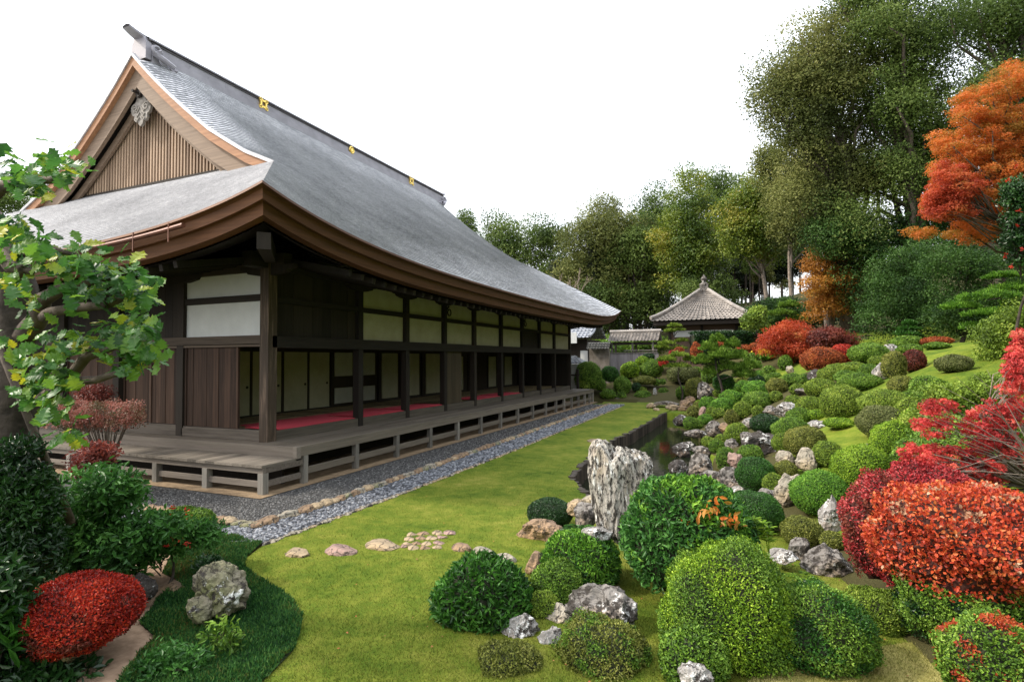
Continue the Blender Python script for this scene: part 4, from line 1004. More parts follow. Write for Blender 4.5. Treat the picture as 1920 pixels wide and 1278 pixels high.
# ------------------------------------------------------------------ rocks
RM = {'grey': rockmat('limestone_grey', (.26, .24, .22), .35, .65), 'white': rockmat('limestone_white', (.36, .34, .32), .6, .5, warmth=.3), 'mono': rockmat('standing_limestone', (.50, .465, .41), .40, .58, (.36, .29, .21), .5, (3.0, 3.0, 1.1)),
      'dark': rockmat('rock_dark_lichen', (.09, .08, .075), .55, .7, warmth=.2), 'cream': rockmat('rock_cream', (.40, .36, .29), .15, .3, (.34, .25, .14), .5),
      'brown': rockmat('rock_brown', (.28, .20, .14), .1, .25, (.34, .22, .12), .8), 'pink': rockmat('rock_pink', (.36, .25, .21), .0, .05, (.34, .22, .18), .6),
      'tan': rockmat('rock_tan', (.42, .33, .22), .05, .1, (.4, .28, .16), .6), 'moss': rockmat('rock_moss', (.30, .27, .20), .3, .35, (.16, .17, .06), .8)}
def rock(c, r, kind, seed, sub=4, ang=10, name='rock', ridg=.14, strata=False, taper=0., fn=None, boxy=0):
    bm = bmesh.new(); bmesh.ops.create_icosphere(bm, subdivisions=sub, radius=1)
    V = np.array([v.co[:] for v in bm.verts]); F = np.array([[v.index for v in f.verts] for f in bm.faces]); bm.free()
    rs = np.random.default_rng(seed); N0 = V.copy()
    if boxy: V = V/(np.abs(V)**boxy).sum(1, keepdims=True)**(1/boxy); N0 = V/np.linalg.norm(V, axis=1, keepdims=True)
    V = V*1.08
    for k in range(ang):
        n_ = rs.normal(size=3); n_ /= np.linalg.norm(n_); h = rs.uniform(.62, .95); d = V@n_-h; V -= np.outer(np.clip(d, 0, None)*.93, n_)
    off = Vector(rs.uniform(-50, 50, 3)); D = np.empty(len(V))
    for i, p in enumerate(V):
        q = Vector((p[0]*r[0], p[1]*r[1], p[2]*r[2]))/max(r)
        if strata: q = Vector((q.x*2.6, q.y*2.6, q.z*.8))
        D[i] = (mnoise.ridged_multi_fractal(q*2.1+off, .9, 2.2, 5, 1, 2)-1.1)*ridg+mnoise.noise(q*1.3+off)*.14+mnoise.noise(q*9+off)*.03+mnoise.noise(q*22+off)*.012
    V = V+N0*D[:, None]
    V[:, :2] *= (1-taper*(V[:, 2:3]+1)/2)
    if fn: V = fn(V)
    b = MB(); b.add(V*np.array(r), F, 0, .5); o = b.build(name, RM[kind], smooth=False)
    o.rotation_euler = (0, 0, 0); o.location = c; return o
def rk(u, v, rx, ry, kind, lab, D=None, kb=.8, dk=.8, sub=None, **kw):
    c, a, h, D = place(u, v, rx, ry, D, kb); MIDE.append((u, v, rx*1.25, ry*1.3))
    sub = sub or (5 if rx > 26 else 4 if rx > 9 else 3)
    o = rock(c, (a, a*dk, h), kind, int(u*7+v), sub, **kw); tag(o, lab, 'rock', kw.get('group')); return o
def mono(V):
    V = V.copy(); t = (V[:, 2]+1)/2
    V[:, 0] = V[:, 0]*(.62+.40*sstep(.05, .75, t))+.16*(t-.5)-.10*sstep(.6, 1., t)*(V[:, 0] < -.2); V[:, 1] *= (.8+.15*t); return V
def cleft(V):
    V = mono(V); x = V[:, 0]; V[:, 2] -= .045*np.exp(-((x+.34)/.09)**2)*(V[:, 2] > .4); return V
o = rock(dep(1176, 942, 5.95), (.33, .30, .68), 'mono', 3, 6, 9, 'standing_stone', .075, True, 0, cleft, 5); tag(o, 'tall pale standing stone beside the pond, by far the tallest rock', 'standing stone')
rk(1126, 1139, 62, 36, 'grey', 'large grey brown boulder above the bronze twiggy azalea', D=4.75, ridg=.2)
rk(977, 1181, 34, 30, 'white', 'white patched rock at the right foot of the dark leafy bush', D=4.6)
rk(1033, 1212, 27, 36, 'white', 'narrow speckled rock between white patched rock and twiggy azalea', D=4.45)
rk(1045, 1158, 28, 24, 'cream', 'mossy yellow cream rock left of the large grey brown boulder', D=4.85)
rk(1011, 995, 43, 24, 'brown', 'flat brown rock in front of the dark dense ball', D=7.05, dk=.7, kb=.5)
rk(1095, 968, 26, 30, 'grey', 'smooth grey rock left of the tall standing stone', D=6.9)
rk(1080, 950, 20, 16, 'tan', 'small tan rock behind the smooth grey one', D=7.3)
rk(1110, 936, 20, 10, 'cream', 'flat cream stone on the pond corner', D=7.9)
rk(1008, 1060, 24, 22, 'brown', 'rough brown rock half hidden behind the round azalea', D=5.75)
rk(1120, 998, 26, 12, 'white', 'white lichen stone at the base of the standing stone', D=5.6)
rk(1118, 828, 18, 5, 'tan', 'flat tan slab on the lawn at the pond notch', kb=.3)
rk(1470, 1042, 26, 14, 'white', 'low pale rock behind the round mid green azalea', D=5.9)
rk(1500, 1030, 20, 22, 'grey', 'grey rock right of the low pale rock', D=6.2)
rk(1548, 1060, 44, 40, 'grey', 'rugged grey rock face left of the crimson shrub', D=5.9)
rk(1300, 1272, 34, 26, 'white', 'white rock cut by the bottom edge below the azaleas', D=3.65)
rk(410, 1112, 54, 50, 'moss', 'mossy cream boulder standing in the moss bed', D=4.95, ridg=.2)
rk(372, 1140, 28, 24, 'moss', 'lower knob of rock leaning on the mossy cream boulder', D=4.75)
rk(262, 1100, 30, 26, 'dark', 'dark rock behind the bright red dome', D=5.1)
rk(325, 1105, 34, 12, 'brown', 'flat brown stone in the bare soil path', kb=.4)
for x, y, rx, ry, kind, lab in [
 (235, 492, 42, 48, 'grey', 'tall grey stone standing above the pond head'),
 (580, 596, 36, 26, 'grey', 'left rock of the pale pair in mid slope'),
 (668, 592, 54, 40, 'white', 'right, larger rock of the pale pair in mid slope'),
 (822, 668, 52, 24, 'white', 'flat white rock at the top of the inner lawn'),
 (820, 415, 40, 34, 'dark', 'dark speckled rock high on the slope'),
 (680, 376, 18, 22, 'cream', 'small pale upright stone near the yellow flowers'),
 (1213, 278, 50, 34, 'white', 'white capped boulder on the crest'),
 (1155, 392, 34, 48, 'white', 'white pillar stone below the white capped boulder'),
 (512, 768, 96, 72, 'dark', 'big black boulder with white lichen in mid garden'),
 (390, 862, 36, 50, 'pink', 'pinkish oval rock below the big black boulder'),
 (205, 885, 66, 62, 'grey', 'broad grey boulder at the pond shore'),
 (272, 948, 64, 36, 'grey', 'low dark grey rock right of the shore boulder'),
 (370, 962, 64, 66, 'grey', 'tall cracked rock left of the dark green ball'),
 (760, 862, 50, 64, 'cream', 'cream rock left of the olive ball'),
 (655, 850, 42, 44, 'cream', 'smaller cream rock under the bronze olive dome'),
 (672, 1015, 64, 98, 'cream', 'large pale leaning slab left of the dense green ball'),
 (905, 1150, 92, 100, 'white', 'pointed white stone like a small peak'),
 (1095, 785, 24, 16, 'white', 'little white stone at the edge of the inner lawn'),
 (115, 805, 48, 46, 'dark', 'dark wet rock standing in the pond'),
 (215, 806, 52, 24, 'grey', 'flat rock at the waterline behind the shore boulder'),
 (472, 660, 36, 28, 'white', 'pale rock left of the dark green wide dome'),
 (285, 695, 44, 40, 'grey', 'rock in the bank under the brownish olive ball'),
 (340, 690, 34, 30, 'brown', 'brown rock right of the bank rock'),
 (100, 645, 38, 30, 'dark', 'dark rock at the far right bank of the pond'),
 (185, 712, 54, 20, 'grey', 'low rocks shelf at the waterline'),
 (222, 602, 22, 28, 'pink', 'pink grey stone by the leftmost bright domes'),
 (428, 1010, 60, 22, 'white', 'cracked flat stone, left of two'),
 (562, 1042, 62, 32, 'grey', 'cracked flat stone, right of two'),
 (1268, 920, 28, 34, 'white', 'white stone peeping from the crimson leaves'),
 (375, 770, 34, 26, 'grey', 'grey rock left foot of the big black boulder'),
 (130, 560, 36, 22, 'brown', 'brown rock under the tall brown green dome'),
 (70, 575, 40, 14, 'tan', 'tan stones at the pond head by the bridge'),
 (760, 490, 40, 18, 'grey', 'low stone below the dark speckled rock'),
 (150, 770, 30, 12, 'white', 'white flat stone breaking the pond surface'),
 (450, 740, 34, 34, 'grey', 'grey rock left shoulder of the big black boulder'),
 (90, 900, 44, 40, 'dark', 'dark low rock at the near pond shore'),
 ]:
    u, v, a, h = Z7(x, y, rx, ry); kw = {}
    if lab.startswith('pointed'): kw = dict(taper=.62, ridg=.12)
    if 'dark wet' in lab or 'flat stone breaking' in lab or 'near pond' in lab:
        p = onz(u, v+h*.6, -.33); kw['D'] = float((p-CAM)@FW)
    rk(u, v, a*1.05, h*1.08, kind, lab, **kw)
for x, y, rx, ry, kind, lab in [(785, 730, 20, 34, 'white', 'white upright stone left of the bridge'), (745, 840, 40, 26, 'tan', 'tan rock on the lawn tip by the pond head'), (795, 866, 26, 14, 'tan', 'small tan rock in front of the lawn tip'),
    (430, 765, 26, 16, 'white', 'white stone under the low bush at the far lawn edge'), (490, 780, 18, 7, 'grey', 'flat grey stone at the far lawn edge'), (930, 855, 50, 26, 'tan', 'tan rock pile right of the bridge'), (1000, 860, 46, 22, 'brown', 'brown rock further right of the bridge'), (1060, 800, 44, 36, 'brown', 'brown rock foot of the tall brown green dome')]:
    u, v, a, h = Z6(x, y, rx, ry); rk(u, v, a, h, kind, lab)
# stone bridge slab
b_ = MB(); p0 = onz(1225, 762, .0); p1 = onz(1272, 764, .0); D_ = p1-p0
for t in np.linspace(0, 1, 7)[:-1]:
    a_ = p0+D_*t; e_ = p0+D_*(t+1/6); zz = lambda q: .16+.10*math.sin(math.pi*q)
    b_.add([(a_[0], a_[1]-.3, zz(t)), (e_[0], e_[1]-.3, zz(t+1/6)), (e_[0], e_[1]+.4, zz(t+1/6)), (a_[0], a_[1]+.4, zz(t)), (a_[0], a_[1]-.3, zz(t)-.14), (e_[0], e_[1]-.3, zz(t+1/6)-.14), (e_[0], e_[1]+.4, zz(t+1/6)-.14), (a_[0], a_[1]+.4, zz(t)-.14)],
           [(0, 1, 2, 3), (7, 6, 5, 4), (0, 4, 5, 1), (2, 6, 7, 3)])
o = b_.build('stone_bridge', RM['grey']); recenter(o, tuple(p0)); tag(o, 'small arched grey stone slab bridge at the head of the pond', 'bridge')
# small filler domes of the dense planting, copies of eight
FP = [bush((0, 0, 0), (1, .95, .8), k, leaf=.10, amp=.06, D0=14, cov=2.2) for k in ('green', 'olive', 'bright', 'brown', 'green', 'olive', 'green', 'yellow')]
fu = [False]*8; placed = []
for _ in range(6000):
    if len(placed) >= 110: break
    y = random.uniform(8.5, 29); s_ = random.uniform(.3, 7.5) if y > 11 else random.uniform(.5, 3.5); x = float(np.interp(y, HBY, HBX))+s_
    z = float(terr(x, y)); w_ = np.array([x, y, z])-CAM; d = float(w_@FW); u = 960+FPX*(w_@RT)/d; v = 639-FPX*(w_@UP)/d; r_ = random.uniform(.2, .42)
    if u > 1780 or v > 1000: continue
    if ((u-1575)/60)**2+((v-818)/36)**2 < 1 or ((u-1480)/75)**2+((v-690)/22)**2 < 1 or (u > 1640 and v < 735 and v > 640) or ((u-1480)/28)**2+((v-745)/18)**2 < 1: continue
    rp_ = r_/d*FPX
    if any(((u-a)/(c+rp_*.35))**2+((v-rp_*.3-b_)/(e+rp_*.3))**2 < .85 for a, b_, c, e in MIDE): continue
    if any((x-p[0])**2+(y-p[1])**2 < (r_+p[2])**2*.6 for p in placed): continue
    placed.append((x, y, r_)); k = len(placed) % 8
    if not fu[k]: o = FP[k]; fu[k] = True
    else: o = FP[k].copy(); col.objects.link(o)
    o.location = (x, y, z+r_*.35-r_*.8*.9+.02); o.scale = (r_, r_, r_*random.uniform(.85, 1.1)); o.rotation_euler = (0, 0, random.uniform(0, 6))
    tag(o, 'small clipped dome bush filling a gap between the larger domes of the planted slope', 'bush', 'small filler domes on the garden slope')

for _ in range(60):
    x, y = random.uniform(2.4, 12), random.uniform(2.5, 16); z = float(terr(x, y)); w_ = np.array([x, y, z])-CAM; d = float(w_@FW)
    if d < .5 or 960+FPX*(w_@RT)/d < 2080: continue
    r_ = random.uniform(.35, .7); o = FP[random.randrange(8)].copy(); col.objects.link(o); o.location = (x, y, z-r_*.3); o.scale = (r_, r_, r_); tag(o, 'clipped dome on the slope beyond the right edge of the picture', 'bush', 'domes beyond the right edge')
# kerb rocks
def kerb(pts, name_lab, r, kind_cycle, grp, zoff=.0, gap=1.45):
    protos = []
    for k in range(5):
        o = rock((0, 0, 0), (r*1.35, r*.85, r*.6), kind_cycle[k % len(kind_cycle)], 900+k+int(r*1000), 3, 8, 'kerb_stone'); protos.append(o)
    used = [False]*5; P = [np.array(p) for p in pts]; i = 0
    for a, b in zip(P[:-1], P[1:]):
        L = np.linalg.norm(b-a); t = 0
        while t < L:
            q = a+(b-a)*t/L; s = random.uniform(.75, 1.2); k = random.randrange(5)
            if not used[k]: o = protos[k]; used[k] = True
            else: o = protos[k].copy(); col.objects.link(o)
            o.location = (q[0]+random.uniform(-.02, .02), q[1]+random.uniform(-.02, .02), zoff+r*.12); o.scale = (s, s, s*random.uniform(.8, 1.1))
            o.rotation_euler = (0, 0, math.atan2(b[1]-a[1], b[0]-a[0])+random.uniform(-.2, .2)); tag(o, name_lab, 'kerb stone', grp); i += 1
            t += r*gap*s*1.35
    for k in range(5):
        if not used[k]: bpy.data.objects.remove(protos[k])
kerb([(-8.7, CY), (-7.4, CY-.02), (-6.7, CY-.06), (CX, CY), (-6.12, 7), (CX, 12), (-6.43, 26.9)], 'one of the rounded kerb stones between grey gravel and blue pebbles', .105, ['tan', 'brown', 'cream', 'brown', 'moss'], 'kerb stones along the gravel', .02)
kerb([LL[5], LL[4], LL[3], LL[2], LL[1], LL[0]], 'one of the thin pale edging stones between pebbles and lawn', .05, ['tan', 'cream', 'grey'], 'edging stones along the lawn', -.005, 1.8)
# stepping stones
for u, v, rx, ry, kind, lab in [(555, 1040, 28, 13, 'tan', 'leftmost stepping stone, pale tan with a flat top'), (638, 1033, 34, 14, 'pink', 'pink stepping stone, second from the left'),
    (717, 1024, 35, 14, 'tan', 'largest tan stepping stone, beside the small paving'), (865, 1029, 21, 10, 'brown', 'brown oval stepping stone right of the paving'),
    (906, 1037, 22, 9, 'cream', 'pale flat stepping stone, second right of the paving'), (948, 1050, 20, 10, 'cream', 'rightmost pale stepping stone by the dark leafy bush')]:
    p = onz(u, v, 0); D_ = float((p-CAM)@FW); o = rock((p[0], p[1], .0), (rx/FPX*D_, rx/FPX*D_*.62, .07), kind, int(u), 4, 7, 'stepping_stone', .06); tag(o, lab, 'stepping stone')
pv = [(772, 1003, 12), (795, 1001, 13), (818, 1000, 13), (843, 1000, 15), (768, 1012, 11), (788, 1010, 11), (808, 1010, 12), (828, 1008, 11), (765, 1021, 9), (782, 1020, 10), (800, 1020, 12), (822, 1019, 12), (775, 1028, 12), (797, 1028, 12), (818, 1027, 10), (757, 1026, 7)]
for i, (u, v, rx) in enumerate(pv):
    p = onz(u, v-1, 0); D_ = float((p-CAM)@FW); k = rx/FPX*D_; o = rock((p[0], p[1], -.005), (k*1.12, k*.85, .035), ['tan', 'brown', 'tan', 'pink'][i % 4], 70+i, 3, 10, 'paving_stone', .04)
    tag(o, 'small tan stone of the irregular paving patch among the stepping stones', 'paving stone', 'stones of the small paving patch')

# ------------------------------------------------------------------ trees
def clump_leaves(b, C, Rr, n_, size, flat=.7, tpl=DIA, wd=.6, up=.45, droop=0.):
    C = np.asarray(C); k = len(C); Rr = np.broadcast_to(Rr, (k,)); wts = Rr**2/np.sum(Rr**2)
    idx = rng.choice(k, n_, p=wts); D = rdir(n_)
    D[:, 2] = np.where(rng.random(n_) < .35, np.abs(D[:, 2]), D[:, 2])
    rr = Rr[idx]*(1-.5*rng.random(n_)**1.9); L = 1+.22*np.sin(7*D[:, 0]+idx)*np.cos(6*D[:, 1]+2*idx)+.15*np.sin(9*D[:, 2]+idx)
    P = C[idx]+D*(rr*L)[:, None]*np.array([1, 1, flat])
    N = D*up*3.4+rdir(n_)*.8+np.array([0, 0, .55]); Dd = rdir(n_)+D*.5+np.array([0, 0, -droop])
    rn = np.clip(rng.random(n_)*.35+.65*((idx*37 % 17)/16.), 0, 1)
    scatter(b, tpl, P, Dd, N, size*rng.uniform(.6, 1.3, n_), wd, 0, rn)
def crown_points(ells, n_, depth, thick=.8, rel=None):
    out = []
    A = np.array([e[2]*e[3] for e in ells], float); A /= A.sum()
    for _ in range(n_):
        e = ells[rng.choice(len(ells), p=A)]
        v = rdir(1)[0]*rng.random()**.35; v[1] = v[1]
        dd = depth+v[1]*e[2]/FPX*depth*thick
        c = dep(e[0], e[1], depth); r_ = ray(e[0]+v[0]*e[2], e[1]-v[2]*e[3])
        out.append(CAM+r_*dd)
    return np.array(out)
def tree(name, label, base_u, depth, ells, nc, cr, nl, ls, kind, bark='bark', tr=.25, group=None, cat='tree', flat=.7, top=None, limb=True, lean=(0, 0), wd=.6, tpl=DIA, droop=0., bz=None, base=None, thick=.8, nlimb=14, wig=.35):
    B = base if base is not None else dep(base_u, 640, depth)
    gz = float(terr(B[0], B[1])) if bz is None else bz
    B = np.array([B[0], B[1], gz-.15])
    C = crown_points(ells, nc, depth, thick); ctr = C.mean(0); zt = np.percentile(C[:, 2], 85); zl = np.percentile(C[:, 2], 15)
    root = thing(name, label, cat, tuple(B), group)
    T = np.array([ctr[0], ctr[1], zt]) if top is None else np.array(top)
    tb_ = MB(); n = 9; pts = []
    for i in range(n):
        t = i/(n-1); p = B+(T-B)*t; p = p+np.array([math.sin(t*5+B[0])*wig*t*(1-t)*2, math.cos(t*4+B[1])*wig*t*(1-t)*2, 0]); pts.append(p)
    tb_.tube(pts, [tr*(1.25 if i == 0 else 1)*(1-.82*i/(n-1)) for i in range(n)], 9)
    o = tb_.build('trunk', G[bark], smooth=True); o.parent = root; o.matrix_parent_inverse = Matrix.Translation(B).inverted()
    if limb:
        lb_ = MB(); sel = C[rng.choice(len(C), min(nlimb, len(C)), replace=False)]
        for c in sel:
            t = np.clip((c[2]-B[2]-1.*(ctr[2]-zl))/(T[2]-B[2]+1e-6), .15, .92)*rng.uniform(.75, 1.0); s = B+(T-B)*t
            m1 = s+(c-s)*.4+rng.normal(0, .06, 3)*np.linalg.norm(c-s)+np.array([0, 0, .05]); m2 = s+(c-s)*.75+rng.normal(0, .06, 3)*np.linalg.norm(c-s)
            r0 = tr*(1-.75*t)*.5; lb_.tube([s, m1, m2, c], [r0, r0*.7, r0*.45, r0*.2], 6)
        o = lb_.build('limbs', G[bark], smooth=True); o.parent = root; o.matrix_parent_inverse = Matrix.Translation(B).inverted()
    fdn = 2.3 if depth > 24 else 1.5
    cb = MB(); clump_leaves(cb, C, cr*rng.uniform(.7, 1.3, len(C))*(1.12 if depth > 24 else 1), int(nl*fdn), ls*(1.0 if depth > 24 else .95), flat, tpl, wd, droop=droop)
    o = cb.build('crown', G[kind]); o.parent = root; o.matrix_parent_inverse = Matrix.Translation(B).inverted()
    return root

# slender cedars of the wood behind (copies of four)
def slender(kind, seed, h=1.):
    r_ = np.random.default_rng(seed); root = thing('slender_cedar', 'x', 'tree')
    a = MB(); hgt = 15.; a.tube([(0, 0, -.5), (.05, 0, 5), (.0, .08, 10), (.05, 0, 14.6)], [.19, .15, .11, .03], 7)
    for k in range(26):
        z = r_.uniform(5.0, 13); t = r_.uniform(0, 6.28); L = r_.uniform(.5, 1.7)*(1-(z-5)/14); a.tube([(0, 0, z), (math.cos(t)*L, math.sin(t)*L, z+r_.uniform(-.3, .3))], [.035, .01], 4)
    o = a.build('trunk', G['barkd']); o.parent = root
    C = []
    for k in range(44):
        z = r_.uniform(6.4, 15); w_ = 1.9*(1-(z-6.4)/9.2)**.7+.1; t = r_.uniform(0, 6.28); C.append((math.cos(t)*w_*r_.random()**.5, math.sin(t)*w_*r_.random()**.5, z))
    c = MB(); clump_leaves(c, np.array(C), .75, 9000, .25, .75, droop=.4); o = c.build('crown', G[kind]); o.parent = root
    return root
def copytree(root, loc, sc, rz):
    r_ = root.copy(); col.objects.link(r_); r_.location = loc; r_.scale = sc; r_.rotation_euler = (0, 0, rz)
    for ch in list(root.children):
        c = ch.copy(); col.objects.link(c); c.parent = r_
    return r_
sl = [slender('cedard', 1), slender('forest', 2), slender('cedard', 3), slender('forest2', 4)]
first = [True]*4; i = 0
for k in range(74):
    D_ = random.uniform(50, 74); u = random.uniform(985, 1600); kk = random.choice([0, 0, 2, 2, 1, 3])
    top_v = np.interp(u, [985, 1060, 1150, 1300, 1450, 1600], [480, 470, 430, 400, 380, 330])+random.uniform(0, 60)
    p = dep(u, 600, D_); g = float(terr(p[0], p[1])); zt = dep(u, top_v, D_)[2]; s = max(.35, (zt-g)/15.)
    args = ((p[0], p[1], g), (s*random.uniform(.75, 1.0), s*random.uniform(.75, 1.0), s), random.uniform(0, 6))
    if first[kk]:
        o = sl[kk]; first[kk] = False; o.location, o.scale = args[0], args[1]; o.rotation_euler = (0, 0, args[2])
    else: o = copytree(sl[kk], *args)
    tag(o, 'slender dark cedar in the wood behind the pavilion and corridor', 'tree', 'slender cedars of the wood behind')
TT = tree
TT('evergreen_tree', 'far evergreen left of a pair rising over the hall roof', 940, 62, [(938, 440, 38, 34), (950, 480, 50, 50)], 40, 1.5, 7000, .24, 'forest', 'barkd', bz=.5)
TT('evergreen_tree', 'far evergreen right of a pair rising over the hall roof', 1022, 60, [(1018, 440, 34, 26), (1024, 475, 48, 50), (1040, 520, 40, 40)], 44, 1.4, 7500, .24, 'forest', 'barkd')
TT('fir_tree', 'small pointed fir tip peeking above the roof slope', 873, 66, [(873, 400, 5, 14), (874, 420, 12, 18), (878, 450, 20, 25)], 26, .8, 2600, .22, 'forest', 'barkd', bz=.5)
TT('evergreen_tree', 'broad domed olive tree above the hall eave end', 1150, 52, [(1150, 400, 42, 32), (1130, 445, 62, 44), (1165, 470, 70, 60), (1110, 500, 50, 46), (1170, 540, 80, 50)], 110, 1.5, 26000, .2, 'forest2', 'barkd', .35)
TT('evergreen_tree', 'dark evergreen behind the corridor roof', 1210, 50, [(1215, 480, 60, 70), (1130, 570, 60, 36), (1225, 560, 60, 30)], 60, 1.3, 13000, .2, 'forest', 'barkd')
TT('cedar_tree', 'yellow green cedar, tallest beyond the pavilion', 1285, 46, [(1285, 350, 28, 32), (1290, 400, 44, 44), (1262, 455, 44, 40), (1310, 470, 50, 50), (1280, 520, 36, 22)], 85, 1.1, 17000, .18, 'cedar', 'barkd')
TT('evergreen_tree', 'round topped dark tree right of the tall cedar', 1350, 54, [(1345, 370, 46, 44), (1365, 430, 50, 60), (1235, 370, 30, 30), (1225, 420, 40, 50)], 75, 1.4, 16000, .2, 'forest', 'barkd')
TT('cedar_tree', 'green cedar with bare lower trunk right of the pavilion roof', 1440, 42, [(1425, 360, 34, 36), (1405, 410, 54, 46), (1440, 430, 50, 60), (1400, 460, 40, 30)], 80, 1.0, 17000, .17, 'cedar', 'barkl', .2)
TT('cedar_tree', 'cedar with a pale straight trunk beneath the giant evergreen', 1490, 38, [(1490, 370, 40, 60), (1500, 430, 50, 30), (1450, 320, 20, 40)], 60, .9, 12000, .16, 'forest2', 'barkl', .17)
TT('cedar_tree', 'tall thin leaning tree with a bare pale trunk', 1552, 34, [(1535, 330, 50, 50), (1560, 400, 40, 30)], 40, .8, 7000, .14, 'forest2', 'barkl', .13)
# the giant evergreens on the right
TT('giant_evergreen', 'giant evergreen, left crown leaning out over the garden', 1600, 28, [(1465, 190, 46, 50), (1500, 150, 60, 60), (1560, 90, 70, 80), (1510, 250, 70, 50), (1590, 200, 80, 80), (1560, 330, 80, 50), (1620, 300, 70, 60), (1500, 390, 46, 40)], 170, 1.0, 52000, .115, 'forest2', 'bark', .42, nlimb=46, wig=1.)
TT('giant_evergreen', 'giant evergreen, middle crown cut by the top edge', 1720, 27, [(1640, 20, 80, 60), (1720, 60, 90, 80), (1700, 180, 90, 80), (1760, 270, 80, 70), (1690, 330, 80, 60), (1600, 420, 60, 40)], 160, 1.0, 46000, .115, 'forest', 'bark', .5, nlimb=44, wig=1.2)
TT('giant_evergreen', 'giant evergreen, right crown behind the orange maple', 1880, 25, [(1830, 40, 80, 60), (1900, 120, 70, 80), (1850, 200, 60, 60), (1920, 10, 60, 60), (1900, 300, 70, 80), (1980, 150, 60, 120)], 110, .95, 32000, .11, 'forest', 'bark', .45, nlimb=44, wig=1.4)
# understory
def shrub(label, ells, depth, nc, cr, nl, ls, kind, **kw):
    return tree('leafy_shrub', label, ells[0][0], depth, ells, nc, cr, nl, ls, kind, 'barkd', .07, cat='shrub', **kw)
shrub('dark leafy thicket right of the orange gold maple', [(1690, 540, 70, 60), (1740, 590, 70, 50), (1660, 600, 60, 40), (1700, 480, 60, 40)], 23, 90, .6, 26000, .085, 'thicket')
shrub('dark leafy thicket below the big orange maple', [(1800, 500, 80, 50), (1880, 520, 60, 50), (1800, 570, 60, 50), (1860, 600, 60, 40)], 19, 90, .5, 26000, .075, 'thicket')
shrub('dark undergrowth beneath the giant evergreens', [(1620, 460, 60, 50), (1700, 430, 70, 40), (1560, 450, 40, 40), (1800, 420, 80, 60), (1640, 540, 50, 60)], 27, 100, .8, 26000, .1, 'thicket')
shrub('green shrubs right of the pavilion roof', [(1440, 592, 34, 22), (1482, 585, 34, 20), (1455, 612, 40, 18)], 33, 50, .6, 12000, .12, 'thicket')
shrub('olive undergrowth behind the dark hedge', [(1360, 610, 50, 26), (1330, 560, 60, 40), (1420, 620, 50, 20)], 44, 50, .9, 10000, .15, 'forest')
shrub('undergrowth between the cedar trunks', [(1500, 590, 60, 24), (1560, 580, 50, 24), (1440, 590, 40, 20)], 36, 40, .7, 9000, .13, 'dark')
shrub('green shrubs seen through the open corridor', [(1170, 655, 50, 14), (1215, 650, 30, 20), (1130, 650, 30, 20)], 42, 40, .6, 8000, .13, 'green')
shrub('dark undergrowth behind the corridor', [(1110, 610, 50, 30), (1180, 600, 60, 30), (1250, 600, 50, 40)], 62, 50, 1.3, 9000, .2, 'cedard')
shrub('loose yellow leaved sapling right of the pavilion', [(1418, 600, 22, 24)], 30, 16, .35, 2200, .1, 'olive', bz=None)
shrub('shaggy olive shrub at the right edge under the pine', [(1880, 640, 36, 34), (1890, 690, 36, 30), (1905, 610, 30, 36)], 11.5, 60, .3, 22000, .05, 'olive')
shrub('loose olive shrub behind the upper red maple branches', [(1780, 745, 50, 26), (1850, 745, 50, 30), (1740, 790, 40, 24), (1820, 790, 70, 30)], 8.5, 70, .18, 17000, .04, 'olive')
shrub('dark green backing shrub behind the crimson branches', [(1800, 850, 90, 60), (1880, 850, 60, 80), (1760, 900, 60, 40)], 7., 80, .24, 18000, .04, 'green')
# maples
TT('maple_tree', 'gold orange maple in mid distance below the cedars', 1560, 28, [(1570, 500, 50, 34), (1545, 540, 50, 34), (1600, 490, 40, 30), (1540, 580, 40, 18), (1580, 560, 40, 30)], 80, .55, 17000, .09, 'gold', 'bark', .12, flat=.5)
TT('maple_tree', 'big feathery orange maple spreading in from the right edge', 1960, 11, [(1895, 160, 50, 44), (1840, 205, 56, 44), (1900, 250, 70, 60), (1800, 275, 56, 40), (1860, 330, 76, 60), (1780, 330, 40, 34), (1800, 380, 66, 46), (1900, 400, 60, 60), (1900, 320, 50, 50), (1850, 435, 80, 24), (1760, 437, 60, 9), (1980, 300, 60, 120)], 620, .16, 110000, .027, 'orange', 'bark', .13, flat=.5, droop=.5, base=dep(2150, 640, 11), nlimb=90, tpl=MAPLE, wd=1., wig=.2)
TT('maple_tree', 'red leaved maple boughs at the left side of the orange maple', 1960, 10.4, [(1775, 325, 30, 22), (1800, 350, 50, 34), (1780, 395, 50, 20), (1750, 365, 20, 20)], 130, .13, 18000, .026, 'redor', 'bark', .06, flat=.5, droop=.5, base=dep(2140, 640, 10.3), nlimb=40, tpl=MAPLE, wd=1., wig=.2)
tree('leafy_shrub', 'dark camellia with red flowers at the right edge before the maple', 1925, 9.5, [(1908, 370, 20, 50), (1904, 470, 24, 30), (1912, 430, 18, 40)], 40, .16, 5200, .05, 'dark', 'barkd', .03, cat='shrub', tpl=OVAL)
for k, (u, v) in enumerate(((1905, 312), (1890, 340), (1912, 395), (1908, 425), (1885, 478), (1915, 468), (1895, 500))):
    sprig('red_flower', dep(u, v, 9.1), (0, -.3, .5), 9, .05, 'red', 'red camellia flower on the dark shrub at the right edge', 'flower', spread=.012); col.objects[-1]['group'] = 'red camellia flowers at the right edge'
TT('maple_tree', 'bright red domed maple behind the rust domes', 1480, 26, [(1480, 625, 30, 20), (1465, 645, 34, 18), (1500, 645, 34, 18), (1478, 655, 44, 14)], 70, .42, 15000, .075, 'redor', 'bark', .1, flat=.6)
